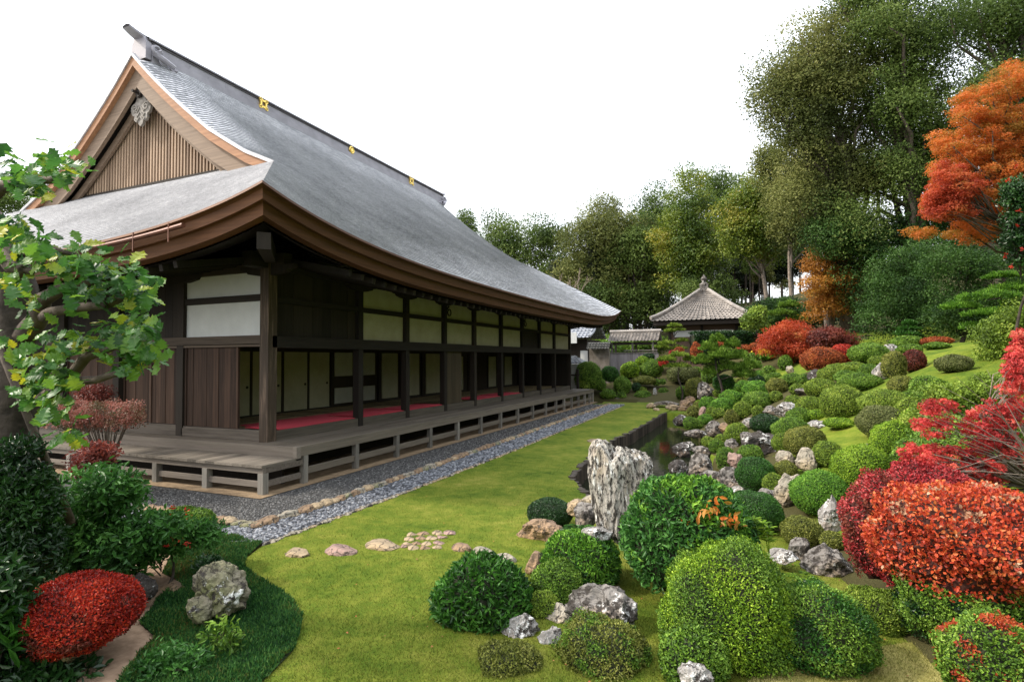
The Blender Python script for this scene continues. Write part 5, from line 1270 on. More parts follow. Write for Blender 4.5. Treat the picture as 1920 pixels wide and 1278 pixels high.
TT('maple_tree', 'dark red maple shrub right of the bright red maple', 1562, 25, [(1562, 632, 34, 14), (1545, 642, 20, 10), (1580, 642, 24, 12)], 46, .36, 9000, .075, 'maroon', 'bark', .08, flat=.6)
TT('maple_tree', 'loose crimson maple sprays reaching over the azaleas at right', 1900, 5.7, [(1765, 765, 40, 18), (1750, 800, 50, 22), (1850, 800, 60, 50), (1900, 740, 30, 60), (1760, 865, 70, 34), (1860, 860, 70, 50), (1905, 680, 16, 30), (1715, 850, 34, 24), (1790, 910, 80, 20)], 330, .06, 12500, .026, 'scarlet', 'barkl', .03, flat=.45, tpl=MAPLE, wd=1., base=dep(1960, 900, 5.7), nlimb=130, wig=.1)
TT('maple_tree', 'upper red maple bough at the right frame edge', 1920, 6.5, [(1905, 700, 20, 40), (1910, 640, 16, 30), (1890, 770, 30, 20)], 70, .07, 3200, .028, 'scarlet', 'barkl', .03, flat=.5, tpl=MAPLE, wd=1., base=dep(1965, 900, 6.4), nlimb=30, wig=.1)
b_ = MB(); B = dep(1990, 930, 5.3)
for k in range(20):
    u, v = random.uniform(1700, 1880), random.uniform(690, 900); e = dep(u, v, random.uniform(5.0, 5.6)); B = dep(1960+random.uniform(-20, 60), random.uniform(860, 960), 5.3); m_ = B+(e-B)*.5+rng.normal(0, .05, 3)+np.array([0, 0, .08]); b_.tube([B, m_, e], [.006, .004, .0015], 4)
o = b_.build('bare_twigs', G['barkl']); recenter(o, tuple(B)); tag(o, 'spray of thin bare grey twigs fanning out in front of the crimson leaves', 'twigs')
# bare tree
root = thing('bare_tree', 'leafless pinkish tree just above the far roof slope', 'tree', tuple(dep(1035, 640, 46)))
B = np.array(root.location); b_ = MB()
def grow(p, d, L, r, lv):
    q = p+d*L; b_.tube([p, p+d*L*.5+rng.normal(0, .03, 3)*L, q], [r, r*.8, r*.55], 4 if lv > 1 else 6)
    if lv >= 5: return
    for _ in range(3 if lv else 5):
        nd = d+rng.normal(0, .42, 3)+np.array([0, 0, .08]); nd /= np.linalg.norm(nd); grow(q if random.random() < .6 else p+d*L*.6, nd, L*.72, r*.55, lv+1)
grow(np.array([0, 0, -.5])+B*0, np.array([0, 0, 1.]), 3.2, .14, 0)
o = b_.build('branches', simplemat('pinkish_twigs', (.22, .16, .14), (.38, .30, .27), 10)); o.parent = root; root.location = (B[0], B[1], 1.6)
root.scale = (1.15, 1.15, .95)
# pines with flat pads
def pine(label, u, depth, pads, kind='bright', tr=.09, base=None, ls=.07, nl=900, hk=1.25, ak=.92):
    B = base if base is not None else dep(u, 640, depth); gz = float(terr(B[0], B[1])); B = np.array([B[0], B[1], gz-.1])
    root = thing('pine_tree', label, 'pine tree', tuple(B)); P = [dep(x, y, depth+dz) for x, y, a, h, dz in pads]
    top = max(P, key=lambda p: p[2]); tb_ = MB(); pts = [B+(top-B)*t+np.array([math.sin(t*7)*.12, math.cos(t*6)*.12, 0])*min(1, 4*t*(1-t)) for t in np.linspace(0, 1, 8)]
    tb_.tube(pts, [tr*(1-.8*t) for t in np.linspace(0, 1, 8)], 8)
    for p in P:
        t = np.clip((p[2]-B[2])/(top[2]-B[2]+1e-6)*.9, .1, .95); s = B+(top-B)*t; tb_.tube([s, s+(p-s)*.5+np.array([0, 0, .08]), p-np.array([0, 0, .03])], [tr*.4, tr*.3, tr*.12], 6)
    o = tb_.build('trunk', G['barkd'], smooth=True); o.parent = root; o.matrix_parent_inverse = Matrix.Translation(B).inverted()
    cb = MB()
    for (x, y, a, h, dz), p in zip(pads, P):
        R_ = np.array([a*ak, a*.8*ak, h*hk])/FPX*depth; D = rdir(nl); D[:, 2] = np.where(D[:, 2] < -.1, -D[:, 2]*.5, D[:, 2]); L = lump(D, int(x), .16)
        Q = p+D*R_*(L*rng.uniform(.75, 1.0, nl))[:, None]
        for s in range(3): scatter(cb, BLADE, Q, D*.5+rdir(nl)*.7+np.array([0, 0, .9]), rdir(nl), ls*rng.uniform(.6, 1.2, nl), .22 if depth < 15 else .35)
    o = cb.build('needles', G[kind]); o.parent = root; o.matrix_parent_inverse = Matrix.Translation(B).inverted(); return root
pine('layered pine with flat pads at the right edge under the maple', 1900, 12.5, [(1850, 560, 50, 12, 0), (1800, 578, 34, 10, .3), (1895, 545, 40, 12, .2), (1870, 590, 50, 10, -.2), (1840, 615, 36, 10, .2), (1905, 600, 34, 12, .4), (1880, 520, 30, 8, .3), (1915, 570, 30, 12, 0)], 'bright', .07, base=dep(1925, 700, 12.5), ls=.07, nl=1500)
pine('small conical pine on the crest before the dark thicket', 1705, 20, [(1705, 608, 12, 6, 0), (1705, 618, 18, 6, 0), (1702, 628, 22, 7, 0), (1712, 634, 20, 6, .2)], 'deep', .05, ls=.09, nl=500)
pine('wide pruned garden pine left of the vivid domes', 1350, 22, [(1345, 640, 18, 7, 0), (1330, 655, 24, 9, 0), (1372, 650, 22, 8, .4), (1350, 670, 28, 9, -.3), (1385, 672, 30, 9, .1), (1320, 680, 24, 9, .2), (1405, 690, 28, 8, -.2), (1365, 693, 34, 9, 0), (1335, 700, 22, 9, .2), (1395, 706, 26, 8, -.3)], 'green', .07, ls=.10, nl=1100, hk=1.9, ak=.72)
pine('thin sparse pine in front of the pavilion wall', 1263, 33, [(1265, 612, 14, 4, 0), (1256, 622, 10, 4, 0), (1274, 620, 10, 3, 0), (1250, 645, 16, 4, 0), (1278, 640, 12, 4, 0), (1268, 655, 20, 5, 0), (1240, 652, 14, 4, 0)], 'olive', .06, ls=.14, nl=240)
pine('olive pine beside the pavilion path', 1275, 27, [(1275, 668, 20, 6, 0), (1250, 676, 18, 6, 0), (1295, 676, 16, 5, 0), (1270, 688, 26, 6, 0)], 'olive', .06, ls=.12, nl=500)
pine('small rounded pine right of the pavilion', 1478, 31, [(1478, 575, 22, 8, 0), (1465, 590, 26, 8, 0), (1490, 600, 22, 8, 0)], 'green', .06, ls=.13, nl=800)
# clipped box hedge
def hedge(label, p, q, h, th, kind, depth):
    p = np.array(p, float); q = np.array(q, float); L = np.linalg.norm(q-p); d = (q-p)/L; nrm = np.array([d[1], -d[0], 0]); n_ = 16000
    b = MB(); a = rng.uniform(0, 1, n_); f = rng.random(n_)
    P = np.where((f < .5)[:, None], p+(q-p)*a[:, None]+nrm*th/2+np.array([0, 0, 1])*rng.uniform(0, h, n_)[:, None],
        np.where((f < .8)[:, None], p+(q-p)*a[:, None]+nrm*rng.uniform(-th/2, th/2, n_)[:, None]+np.array([0, 0, h]), p+(q-p)*a[:, None]-nrm*th/2+np.array([0, 0, 1])*rng.uniform(0, h, n_)[:, None]))
    P = P+rng.normal(0, .025, (n_, 3)); scatter(b, DIA, P, rdir(n_), rdir(n_)+nrm*.5+np.array([0, 0, .5]), .11*rng.uniform(.6, 1.2, n_), .6)
    c = p-nrm*th*.45; e = q-nrm*th*.45; b.bar((p+np.array([0, 0, h/2-.1])), (q+np.array([0, 0, h/2-.1])), th*.9, h-.1, 1)
    o = b.build('box_hedge', [G[kind], G['core']]); recenter(o, tuple(p)); tag(o, label, 'hedge'); return o
ha = dep(1298, 655, 32.5); hb = dep(1442, 653, 32.5+.0); gz = ha[2]
hedge('long dark clipped box hedge in front of the pavilion', (ha[0], ha[1], gz-.8), (hb[0], hb[1], gz-.8), 1.78, .9, 'dark', 32)
# yellow flowers
for k, (x, y, a, lab) in enumerate(((560, 318, 46, 'left patch of yellow flowers by the green ball'), (700, 322, 48, 'right patch of yellow flowers beside the rust dome'))):
    u, v, r_, _ = Z7(x, y, a, a); c, R_, _, D_ = place(u, v, r_, 6, None); b = MB()
    n_ = 500; P = c+rng.normal(0, .45, (n_, 3))*np.array([R_, R_*.7, .12])+np.array([0, 0, .05]); scatter(b, OVAL, P, rdir(n_)+np.array([0, 0, 1.2]), rdir(n_), .22*rng.uniform(.6, 1.2, n_), .35)
    o = b.build('flower_patch', G['bright']); n_ = 260; b = MB(); P = c+rng.normal(0, .42, (n_, 3))*np.array([R_, R_*.7, .16])+np.array([0, 0, .34]); scatter(b, MAPLE, P, rdir(n_), np.tile([0, -.5, 1.], (n_, 1))+rdir(n_)*.4, .11, 1.)
    recenter(o, tuple(c)); q = b.build('blossoms', leafmat('yellow_petals', [(.6, .38, .01), (.8, .6, .03)], .6, .3)); q.parent = o; q.matrix_parent_inverse = Matrix.Translation(c).inverted(); tag(o, lab, 'flowers')

# ------------------------------------------------------------------ pavilion, corridor, gate buildings
M_TILE = None
mt, n, b = nodes('weathered_roof_tile'); v = mapping(n); t = ntex(n, 2.5, 6, .7, v); t2 = ntex(n, 30, 3, .6, v)
mx = mixc(n, .4, t.outputs[0], t2.outputs[0]); bw = n.nodes.new('ShaderNodeRGBToBW'); n.links.new(mx, bw.inputs[0])
r = ramp(n, [(.35, (.10, .095, .09)), (.55, (.28, .25, .225)), (.7, (.45, .42, .38))], bw.outputs[0]); n.links.new(r.outputs[0], b.inputs['Base Color']); b.inputs['Roughness'].default_value = .6; M_TILE = mt
M_TILEG = simplemat('grey_roof_tile', (.16, .17, .19), (.40, .42, .46), 5, .5, .3)
M_BRN = woodmat('brown_siding', (.04, .025, .018), (.13, .085, .06), 0, .8, 3)
def tile_plane(b, A, B_, C_, D_, nrow, ncol, rr=.05):
    """A,B eave corners, C,D top corners (C over B); round cover tiles run up the slope, courses across"""
    A, B_, C_, D_ = [np.array(x, float) for x in (A, B_, C_, D_)]
    nrm = np.cross(B_-A, D_-A); nrm /= np.linalg.norm(nrm); nrm = nrm if nrm[2] > 0 else -nrm
    k = ncol*4; P = []
    for i in range(nrow):
        for s, up in ((0, .05), (1, .0)):
            t = (i+s)/nrow; tt = t; lo = A+(D_-A)*tt; hi = B_+(C_-B_)*tt; row = []
            sag = -.25*np.linalg.norm(D_-A)*.35*t*(1-t)
            for j in range(k+1):
                a = j/k; w_ = max(0, math.cos(a*ncol*2*math.pi)); row.append(lo+(hi-lo)*a+nrm*(up+rr*w_)+np.array([0, 0, sag]))
            P.append(row)
    b.grid(np.array(P))
def thing_part(b, name, mt, root, smooth=False):
    o = b.build(name, mt, smooth=smooth); o.parent = root; o.matrix_parent_inverse = Matrix.Translation(wpos(root)).inverted(); return o
pe1 = dep(1220, 604, 37.5); W = 6.45; ex0 = pe1[0]; ey0 = pe1[1]; ez = pe1[2]+.05
cx, cy = ex0+W/2, ey0+W/2; az = dep(1311, 552, 41)[2]+.05; gz = 1.0
pav = thing('pavilion', 'small square pavilion with a pyramid tile roof and stone finial behind the garden', 'pavilion', (cx, cy, gz))
cr = [(ex0, ey0), (ex0+W, ey0), (ex0+W, ey0+W), (ex0, ey0+W)]
b_ = MB()
for i in range(4):
    a, c = cr[i], cr[(i+1) % 4]; tp = .35; k0 = (cx+(a[0]-cx)*.08, cy+(a[1]-cy)*.08); k1 = (cx+(c[0]-cx)*.08, cy+(c[1]-cy)*.08)
    tile_plane(b_, (*a, ez), (*c, ez), (*k1, az), (*k0, az), 16, 22, .06)
thing_part(b_, 'roof', M_TILE, pav)
b_ = MB()
for a in cr:
    pts = [(cx+(a[0]-cx)*(1-.93*t), cy+(a[1]-cy)*(1-.93*t), ez+(az-ez)*t+.10-.45*t*(1-t)*.6+(.14*(1-t)**6)) for t in np.linspace(0, 1, 9)]
    b_.tube(pts, [.13]*9, 8)
thing_part(b_, 'hip_ridge', M_TILE, pav)
b_ = MB(); b_.box(cx-.36, cx+.36, cy-.36, cy+.36, az-.1, az+.18); b_.box(cx-.28, cx+.28, cy-.28, cy+.28, az+.18, az+.42)
b_.tube([(cx, cy, az+.4), (cx, cy, az+.5), (cx, cy, az+.62), (cx, cy, az+.72), (cx, cy, az+.84), (cx, cy, az+.98), (cx, cy, az+1.15)], [.34, .30, .12, .16, .22, .14, .03], 14)
thing_part(b_, 'roof_finial', RM['grey'], pav)
b_ = MB(); b_.box(ex0+.15, ex0+W-.15, ey0+.15, ey0+W-.15, ez-.28, ez-.02); thing_part(b_, 'eave_frame', M_DARK, pav)
b_ = MB(); b_.box(ex0+1.1, ex0+W-1.1, ey0+1.1, ey0+W-1.1, gz-1, ez-.28); thing_part(b_, 'wall', M_BRN, pav)
b_ = MB(); b_.box(ex0+1.35, ex0+3.15, ey0+1.06, ey0+1.098, ez-1.05, ez-.62); thing_part(b_, 'plaster_band', M_PLAS, pav)
b_ = MB(); b_.box(ex0+3.25, ex0+W-1.3, ey0+1.06, ey0+1.098, ez-1.05, ez-.62); thing_part(b_, 'plaster_band', M_PLAS, pav)
for x in (ex0+1.1, ex0+3.2, ex0+W-1.1): b_ = MB(); b_.box(x-.08, x+.08, ey0+.98, ey0+1.055, gz-1, ez-.28); thing_part(b_, 'pillar', M_DARK, pav)
# corridor
D_ = 36.; pl = dep(1140, 640, D_); pr = dep(1241, 640, D_-1.2*0)
x0, x1, y0 = pl[0], pr[0]+.0, pl[1]; y1 = y0+1.6; ze = pl[2]-.02; zr = dep(1190, 624, D_+.8)[2]
corr = thing('roofed_corridor', 'open roofed corridor with plank siding left of the pavilion', 'corridor', (x0, y0, .8))
b_ = MB(); ym = (y0+y1)/2; tile_plane(b_, (x0, y0, ze), (x1, y0, ze), (x1, ym, zr), (x0, ym, zr), 7, 15, .055); tile_plane(b_, (x1, y1, ze), (x0, y1, ze), (x0, ym, zr), (x1, ym, zr), 7, 15, .055)
b_.tube([(x0-.05, ym, zr+.08), (x1+.05, ym, zr+.08)], .11, 8); thing_part(b_, 'roof', M_TILE, corr)
b_ = MB(); b_.box(x0+.2, x1-.1, y0+.2, y0+.3, ze-.22, ze-.04); thing_part(b_, 'eave_beam', M_DARKX, corr)
for f in (.06, .48, .88):
    for yy_ in (y0+.25, y1-.25):
        x = x0+(x1-x0)*f; b_ = MB(); b_.box(x-.06, x+.06, yy_-.06, yy_+.06, .6, ze-.04); thing_part(b_, 'post', M_GREY, corr)
b_ = MB(); zf_ = dep(1190, 662, D_)[2]; zb_ = zf_-1.3
x = x0-.2
while x < x1-.2: b_.box(x, x+.17, y0+.12, y0+.15, zb_, zf_); x += .178
thing_part(b_, 'plank_siding', woodmat('grey_violet_siding', (.11, .10, .10), (.25, .23, .235), 2, .85, 2.5), corr)
b_ = MB(); b_.box(x0-.2, x1-.1, y0+.08, y0+.19, zf_, zf_+.06); b_.box(x0+1, x1-.1, y0+.1, y0+.16, zf_+.16, zf_+.2); thing_part(b_, 'handrail', M_GREY, corr)
# gate house at left of the corridor
D_ = 34.; A = dep(1062, 632, D_); Bq = dep(1120, 632, D_)
gh = thing('gate_house', 'dark gabled outbuilding with grey tile roof just beyond the hall eave', 'outbuilding', (A[0], A[1], .4))
xa, xb_, ya = A[0]-2.5, Bq[0]+.3, A[1]; zt = dep(1100, 612, D_+2)[2]; zl = dep(1100, 634, D_)[2]
b_ = MB(); tile_plane(b_, (xa, ya, zl), (xb_-.6, ya, zl), (xb_-.6, ya+2.2, zt+.5), (xa, ya+2.2, zt+.5), 8, 16, .06); tile_plane(b_, (xb_-.6, ya+4.4, zl), (xa, ya+4.4, zl), (xa, ya+2.2, zt+.5), (xb_-.6, ya+2.2, zt+.5), 8, 16, .06); thing_part(b_, 'roof', M_TILEG, gh)
b_ = MB(); b_.tube([(xb_-.6+.0, ya+2.2-2.2*t, zt+.62+(zl-zt-.5)*t-.28*math.sin(math.pi*t)) for t in np.linspace(0, 1, 8)], .09, 8); b_.tube([(xa, ya+2.2, zt+.6), (xb_-.5, ya+2.2, zt+.6)], .13, 8); thing_part(b_, 'ridge', M_TILEG, gh)
b_ = MB(); b_.box(xa+.3, xb_-.9, ya+.5, ya+3.9, 0, zl-.05); thing_part(b_, 'wall', M_DARK, gh)
b_ = MB(); q = dep(1088, 680, D_); b_.box(q[0], q[0]+.45, ya+.42, ya+.48, q[2]-.9, q[2]+.75); thing_part(b_, 'white_panel', M_PLAS, gh)
b_ = MB(); q = dep(1076, 640, D_-.4); b_.box(q[0]-.6, q[0]+.15, ya-.1, ya-.04, q[2]-.1, q[2]+.55); thing_part(b_, 'gable_plaster', M_PLAS, gh)
# low tiled wall
D_ = 33.; q0 = dep(1103, 655, D_); q1 = dep(1150, 655, D_); zt = dep(1120, 642, D_)[2]
rw = thing('roofed_wall', 'dark tiled garden wall between outbuilding and corridor', 'wall', (q0[0], q0[1], .3))
b_ = MB(); tile_plane(b_, (q0[0], q0[1]-.4, q0[2]), (q1[0], q0[1]-.4, q0[2]), (q1[0], q0[1], zt), (q0[0], q0[1], zt), 4, 8, .05); tile_plane(b_, (q1[0], q0[1]+.4, q0[2]), (q0[0], q0[1]+.4, q0[2]), (q0[0], q0[1], zt), (q1[0], q0[1], zt), 4, 8, .05); thing_part(b_, 'tile_coping', simplemat('dark_mossy_tile', (.03, .03, .028), (.12, .12, .11), 10, .7, .4), rw)
b_ = MB(); b_.box(q0[0]+.1, q1[0]-.1, q0[1]-.15, q0[1]+.15, 0, q0[2]+.05); thing_part(b_, 'wall', simplemat('old_mud_wall', (.10, .085, .07), (.24, .21, .18), 4, .95, .5), rw)
# small tiled shed roof by the veranda end
D_ = 31.; q = dep(1062, 683, D_); q2 = dep(1094, 684, D_); tp = dep(1064, 669, D_)
sh = thing('well_shed', 'low white walled shed with pale tile roof at the veranda end', 'shed', (q[0], q[1], .2))
b_ = MB(); tile_plane(b_, (q[0]-1.6, q[1], q[2]), (q2[0], q[1], q[2]), (tp[0]+.1, q[1]+.9, tp[2]+.05), (tp[0]-.6, q[1]+.9, tp[2]+.05), 6, 8, .05)
tile_plane(b_, (q2[0], q[1], q[2]), (q2[0], q[1]+1.8, q[2]), (tp[0]+.1, q[1]+.9, tp[2]+.05), (tp[0]+.1, q[1]+.9, tp[2]+.05), 6, 6, .05); thing_part(b_, 'roof', M_TILEG, sh)
b_ = MB(); b_.box(q[0]-1.3, q2[0]-.35, q[1]+.25, q[1]+1.5, 0, q[2]+.02); thing_part(b_, 'wall', M_PLAS, sh)
b_ = MB(); x, y = dep(1083, 700, 29.5)[:2]
b_.bar((x, y, 0), (x, y, dep(1083, 692, 29.5)[2]), .12, .12); b_.bar((x-.5, y, dep(1083, 703, 29.5)[2]), (x+.1, y, dep(1083, 703, 29.5)[2]), .08, .08)
o = b_.build('wooden_post', M_DARK); recenter(o, (x, y, 0)); tag(o, 'dark wooden post with a side rail beyond the veranda end', 'post')

# ------------------------------------------------------------------ lower left foreground
def leafy(label, ells, depth, nc, cr, nl, ls, kind, tpl=OVAL, wd=.4, tr=.02, **kw):
    return tree('garden_shrub', label, ells[0][0], depth, ells, nc, cr, nl, ls, kind, 'twig', tr, cat='shrub', tpl=tpl, wd=wd, flat=.8, **kw)
leafy('glossy green leafy shrub filling the left bed', [(200, 930, 70, 50), (120, 1000, 90, 50), (240, 990, 60, 50), (180, 1040, 90, 40), (60, 1030, 60, 50), (290, 1000, 40, 30)], 5.4, 120, .17, 9000, .075, 'gloss')
leafy('low glossy shrub under the red flowers', [(300, 1020, 50, 26), (370, 1000, 30, 20), (260, 1040, 40, 20)], 5.6, 40, .10, 2600, .055, 'gloss')
leafy('dark evergreen mass at the left edge behind the pole', [(20, 880, 50, 50), (40, 940, 70, 50), (10, 990, 60, 50), (60, 1040, 60, 40)], 4.5, 90, .14, 12000, .055, 'dark')
leafy('dark ground shrub at the bottom left corner', [(10, 1200, 30, 50), (30, 1262, 50, 20), (90, 1268, 60, 14), (0, 1120, 30, 40)], 3.9, 50, .13, 2600, .08, 'dark')
leafy('broad strap leaved plant at the left edge', [(5, 1140, 16, 40), (10, 1210, 20, 40)], 3.8, 10, .07, 110, .15, 'deep', wd=.22)
leafy('small leafy plant at the bottom of the moss bed', [(320, 1245, 50, 26), (290, 1262, 40, 14), (370, 1235, 24, 20)], 4.05, 34, .09, 1500, .05, 'gloss')
leafy('thin nandina with dark berries in the moss', [(415, 1182, 20, 12), (430, 1205, 16, 16), (400, 1195, 14, 12)], 4.3, 12, .07, 160, .055, 'green', tr=.012, base=dep(412, 1278, 4.2))
leafy('tiny dark plant behind the mossy boulder', [(385, 1060, 28, 14)], 5.3, 14, .07, 700, .04, 'dark')
bb_(342, 990, 58, 38, 'green', 'clipped bush with red blossoms beside the pebble strip', D=6.0, leaf=.022, tpl=OVAL, amp=.05)
for k, (u, v) in enumerate(((325, 955), (352, 968), (338, 978), (318, 972), (348, 958), (338, 1010), (352, 1018), (318, 1012), (300, 990), (322, 1022))):
    sprig('red_blossom', dep(u, v, 5.7 if v < 985 else 5.35), (0, -.3, .5), 7, .045, 'red', 'small red blossom on the bush beside the pebble strip', 'blossom', spread=.012); col.objects[-1]['group'] = 'red blossoms in the left bed'
sheet('soil_path', [tuple(onz(u, v, 0)[:2]) for u, v in ((200, 1040), (320, 1040), (303, 1075), (336, 1090), (300, 1122), (262, 1170), (291, 1195), (225, 1278), (150, 1330), (60, 1330), (190, 1215), (240, 1150), (230, 1090))], .006, simplemat('tan_soil', (.17, .11, .07), (.30, .21, .14), 12, .95, .6, .02))
# flat topped shrub with bare stems
root = thing('bonsai_shrub', 'flat topped reddish shrub on bare stems before the plank doors', 'shrub', tuple(onz(200, 930, 0)))
B = np.array(root.location); D_ = float((B-CAM)@FW)
b_ = MB()
for k in range(34):
    e = dep(random.uniform(95, 260), random.uniform(765, 800), D_+random.uniform(-.5, .5)); m_ = B+(e-B)*.5; m_[0] = B[0]+(e[0]-B[0])*.28; m_[1] = B[1]+(e[1]-B[1])*.28
    b_.tube([B+np.array([0, 0, .0]), B+(m_-B)*.6+rng.normal(0, .03, 3), m_, e], [.028, .02, .014, .005], 5)
thing_part(b_, 'stems', G['bark'], root, True)
C = np.array([dep(u, v, D_+dz) for u, v, dz in [(random.uniform(100, 258), 0, random.uniform(-.5, .5)) for _ in range(0)] ] or [dep(random.uniform(95, 262), random.uniform(756, 800), D_+random.uniform(-.6, .6)) for _ in range(80)])
b_ = MB(); clump_leaves(b_, C, .15, 13000, .035, .6, OVAL, .55); thing_part(b_, 'foliage', leafmat('leaf_reddish_mixed', [(.06, .09, .03), (.14, .09, .05), (.30, .09, .07), (.42, .26, .20)], .5, .3, 3), root)
TT('garden_shrub', 'smaller reddish shrub peeping behind the flat topped one', 175, D_+1.4, [(175, 740, 30, 14)], 20, .18, 2600, .04, 'maroon', 'twig', .03, cat='shrub')
leafy('red and green ragged shrub under the flat topped one', [(180, 850, 34, 20), (160, 875, 30, 20)], 6.8, 24, .13, 1600, .06, 'maroon')
# oak with lobed leaves
root = thing('oak_tree', 'gnarled oak with large lobed green and yellow leaves at the left edge', 'tree', tuple(dep(15, 1140, 4.9)))
B = np.array(root.location); B[2] = 0; root.location = B
def Pd(u, v, d): return dep(u, v, d)
b_ = MB()
b_.tube([B-np.array([0, 0, .1]), Pd(18, 950, 4.9), Pd(28, 800, 4.85), Pd(38, 650, 4.8), Pd(30, 540, 4.8), Pd(10, 470, 4.8), Pd(-30, 400, 4.8)], [.19, .17, .165, .16, .15, .13, .11], 12)
o = thing_part(b_, 'trunk', G['barkd'], root, True)
b_ = MB()
for pts, rr in (([(38, 640, 4.8), (70, 600, 4.6), (82, 560, 4.5), (110, 545, 4.4), (160, 530, 4.3), (215, 520, 4.3)], [.1, .075, .06, .05, .035, .015]),
                ([(70, 600, 4.7), (95, 585, 4.4), (150, 576, 4.25), (200, 572, 4.15), (232, 553, 4.1), (240, 545, 4.1)], [.05, .04, .035, .032, .04, .01]),
                ([(45, 760, 4.8), (90, 740, 4.6), (125, 715, 4.4), (160, 670, 4.3), (200, 655, 4.2), (250, 640, 4.2)], [.06, .05, .042, .04, .03, .01]),
                ([(125, 715, 4.4), (180, 712, 4.3), (235, 695, 4.2), (262, 672, 4.2)], [.035, .03, .02, .008]),
                ([(10, 470, 4.8), (-10, 440, 4.5), (20, 500, 4.2), (60, 510, 4.0)], [.1, .08, .05, .02]),
                ([(-60, 400, 4.6), (0, 352, 4.3), (50, 338, 4.2), (100, 338, 4.15), (112, 330, 4.1)], [.1, .05, .035, .028, .008]),
                ([(30, 540, 4.8), (40, 480, 4.5), (90, 465, 4.3), (150, 480, 4.2)], [.07, .05, .03, .01])):
    b_.tube([Pd(*p) for p in pts], rr, 8)
thing_part(b_, 'branches', G['bark'], root, True)
LC = [(110, 315, 40, 26, 34), (30, 325, 44, 26, 26), (60, 350, 40, 20, 16), (30, 440, 50, 34, 34), (95, 480, 50, 36, 40), (155, 500, 46, 40, 44), (215, 520, 44, 40, 40), (260, 545, 36, 34, 30), (150, 645, 60, 26, 34), (215, 625, 44, 36, 38), (265, 615, 36, 44, 40), (265, 660, 34, 30, 22), (90, 660, 40, 40, 26), (110, 720, 56, 34, 26), (60, 720, 34, 40, 18), (235, 690, 40, 14, 10), (100, 770, 40, 30, 14), (20, 640, 24, 24, 7), (60, 570, 24, 30, 10), (120, 810, 30, 24, 9), (15, 520, 30, 30, 14), (150, 545, 50, 14, 14)]
b_ = MB(); Pn = []
for u, v, a, h, n_ in LC:
    for _ in range(int(n_*1.5)): Pn.append(dep(u+random.gauss(0, a*.55), v+random.gauss(0, h*.55), 4.2+random.gauss(0, .22)))
Pn = np.array(Pn); k = len(Pn)
Dd = rdir(k)*.8+np.array([.25, -.1, -.35]); Nn = rdir(k)*.6+np.array([.1, -.45, .75])
lz = ntv = np.clip(rng.random(k)*.80+.1*np.sin(Pn[:, 0]*5)+.08, 0, .80); yel = rng.random(k) < .11; lz = np.where(yel, 1.0, lz)
scatter(b_, LOBED, Pn, Dd, Nn, .135*rng.uniform(.6, 1.15, k), 1.0, 0, lz)
thing_part(b_, 'foliage', G['oak'], root)
b_ = MB(); b_.tube([Pd(-5, 640, 4.6), Pd(60, 800, 4.7), Pd(132, 975, 4.9), onz(150, 1010, 0)+np.array([-.9, 1.2, 0])*0+0], [.028, .032, .035, .036], 8)
o = b_.build('support_pole', G['bark'], smooth=True); recenter(o, tuple(onz(150, 1010, 0))); tag(o, 'slanting wooden prop pole supporting the oak at left', 'pole')
TT('evergreen_tree', 'distant tree at the far left below the gable roof', 30, 48, [(20, 370, 50, 30), (-20, 390, 50, 40), (40, 400, 40, 20)], 40, 1.1, 7000, .16, 'forest', 'barkd', bz=0)

# forest continuing along the hill to the right
for k, (x, y) in enumerate(((13, 15), (12, 9.5), (11, 4), (12, -1), (17, 12), (17, 3))):
    zg = float(terr(x, y)); b_ = MB(); root = thing('giant_evergreen', 'evergreen continuing the wood on the right hillside, beyond the frame', 'tree', (x, y, zg), 'evergreens beyond the right edge')
    b_.tube([(0, 0, -.3), (.1, 0, 5), (0, .1, 11)], [.35, .25, .1], 8); o = b_.build('trunk', G['bark']); o.parent = root
    C = rdir(70)*rng.random((70, 1))**.4*np.array([3.2, 3.2, 5.0])+np.array([0, 0, 7.5]); b_ = MB(); clump_leaves(b_, C, 1.2, 16000, .32); o = b_.build('crown', G['forest']); o.parent = root

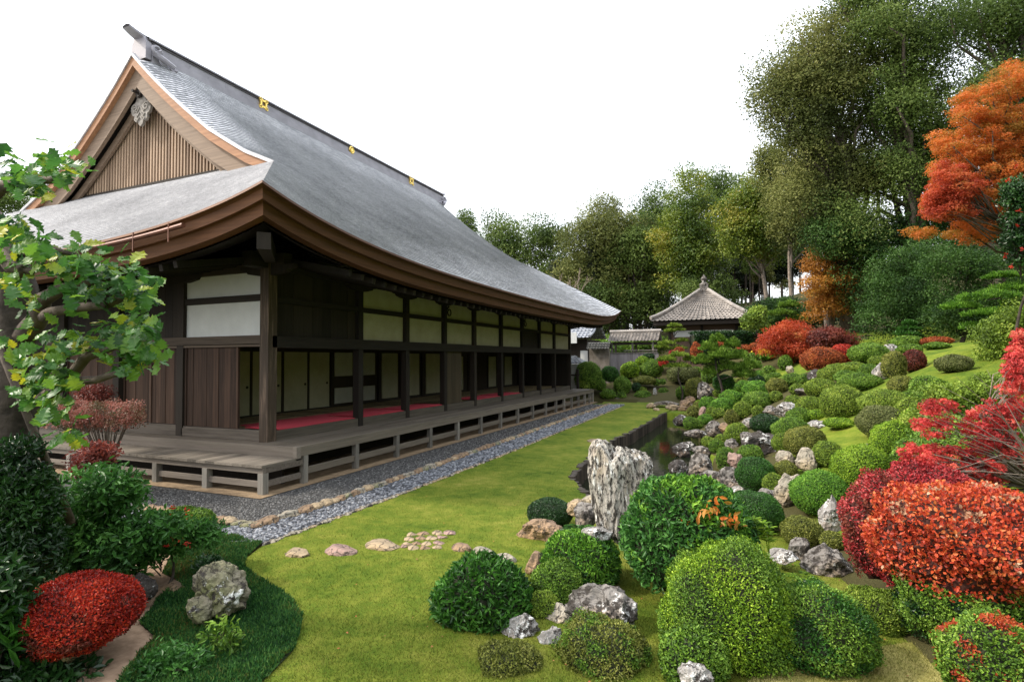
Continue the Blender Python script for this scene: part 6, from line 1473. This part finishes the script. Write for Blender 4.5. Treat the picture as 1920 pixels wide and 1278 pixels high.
# pale dry lawn in the near right corner, fern, leafy sapling, fallen leaves
M_DRY = ground_mat('dry_turf', [(.10, .11, .02), (.19, .18, .045), (.30, .27, .09), (.42, .37, .16)], [(.10, .06, .03), (.2, .13, .07)])
DP = [tuple(onz(u, v, .0)[:2]) for u, v in ((1380, 1300), (1420, 1262), (1560, 1226), (1700, 1205), (1830, 1200), (1900, 1210), (1950, 1400), (1380, 1400))]
sheet('dry_lawn', DP, .006, M_DRY)
Q = np.column_stack([rng.uniform(-1, 3, 90000), rng.uniform(2.5, 5.5, 90000)]); Q = Q[inpoly(Q[:, 0], Q[:, 1], DP)][:40000]
blades('dry_grass', Q, .006, .022, leafmat('dry_blade', [(.12, .13, .02), (.22, .21, .05), (.36, .32, .12), (.48, .42, .2)], .6, .4, .9, .2), .18, 'pale dry short grass in the near right corner')
def fern(u, v, D, L, n_, kind, label):
    c = dep(u, v, D); b = MB(); g = float(terr(c[0], c[1])); c[2] = max(c[2]-.05, g)
    for k in range(n_):
        a = 2*math.pi*k/n_+random.uniform(-.3, .3); l = L*random.uniform(.75, 1.15); e = np.array([math.cos(a), math.sin(a), 0]); m_ = 18
        ts = np.linspace(0, 1, m_); P = np.array([c+e*l*t+np.array([0, 0, 1.])*l*(.75*t-.75*t*t) for t in ts]); sd_ = np.array([-e[1], e[0], 0])
        b.tube([P[0], P[6], P[12], P[17]], [.004, .003, .002, .001], 4)
        for q in (-1, 1): scatter(b, OVAL, P[1:], np.tile(sd_*q+e*.35, (m_-1, 1)), np.tile([0, 0, 1.], (m_-1, 1))+rng.normal(0, .15, (m_-1, 3)), l*.30*np.sin(np.linspace(.5, 3.0, m_-1)), .26)
    o = b.build('fern', G[kind]); recenter(o, tuple(c)); tag(o, label, 'fern')
fern(1085, 990, 6.6, .26, 11, 'deep', 'dark green fern at the foot of the dark dense ball by the pond')
fern(1505, 1075, 5.2, .17, 8, 'yellow', 'yellow green fern between the foreground azaleas and the rugged rock')
def sapling(u, v, D, label, kind='yellow', h=.32):
    c = dep(u, v, D); b = MB()
    for k in range(4):
        t0 = c+np.array([random.uniform(-.06, .06), random.uniform(-.05, .05), -h*.6]); t1 = t0+np.array([random.uniform(-.08, .08), random.uniform(-.06, .06), h*random.uniform(.7, 1.0)]); b.tube([t0, t1], [.005, .003], 4)
        for f in (.5, .75, 1.0):
            P = np.tile(t0+(t1-t0)*f, (6, 1)); a = rng.uniform(0, 6.28)+np.arange(6)*1.05; scatter(b, OVAL, P, np.column_stack([np.cos(a), np.sin(a), np.full(6, .35)]), np.tile([0, 0, 1.], (6, 1)), .085, .32)
    o = b.build('leafy_sapling', G[kind]); recenter(o, tuple(c)); tag(o, label, 'plant')
sapling(1440, 1000, 5.0, 'pale leafed sapling between the glossy bush and the small olive bush')
sapling(1400, 1010, 5.0, 'small upright sapling touching the right side of the glossy bush', 'gloss')
Q = np.column_stack([rng.uniform(-5, 1.5, 900), rng.uniform(2.5, 12, 900)]); Q = Q[inpoly(Q[:, 0], Q[:, 1], lawnP) & (rng.random(len(Q)) < np.clip((Q[:, 0]+4.5)/5, .05, 1))][:230]
b_ = MB(); k = len(Q); scatter(b_, OVAL, np.column_stack([Q, np.full(k, .018)]), rdir(k)*np.array([1, 1, .15]), np.tile([0, 0, 1.], (k, 1))+rdir(k)*.3, rng.uniform(.015, .032, k), .6)
o = b_.build('fallen_leaves', leafmat('fallen_leaf', [(.12, .06, .03), (.28, .12, .04), (.38, .08, .03), (.42, .30, .10)], .6, .1)); tag(o, 'small fallen brown and red leaves lying on the lawn', 'leaves', kind='stuff')
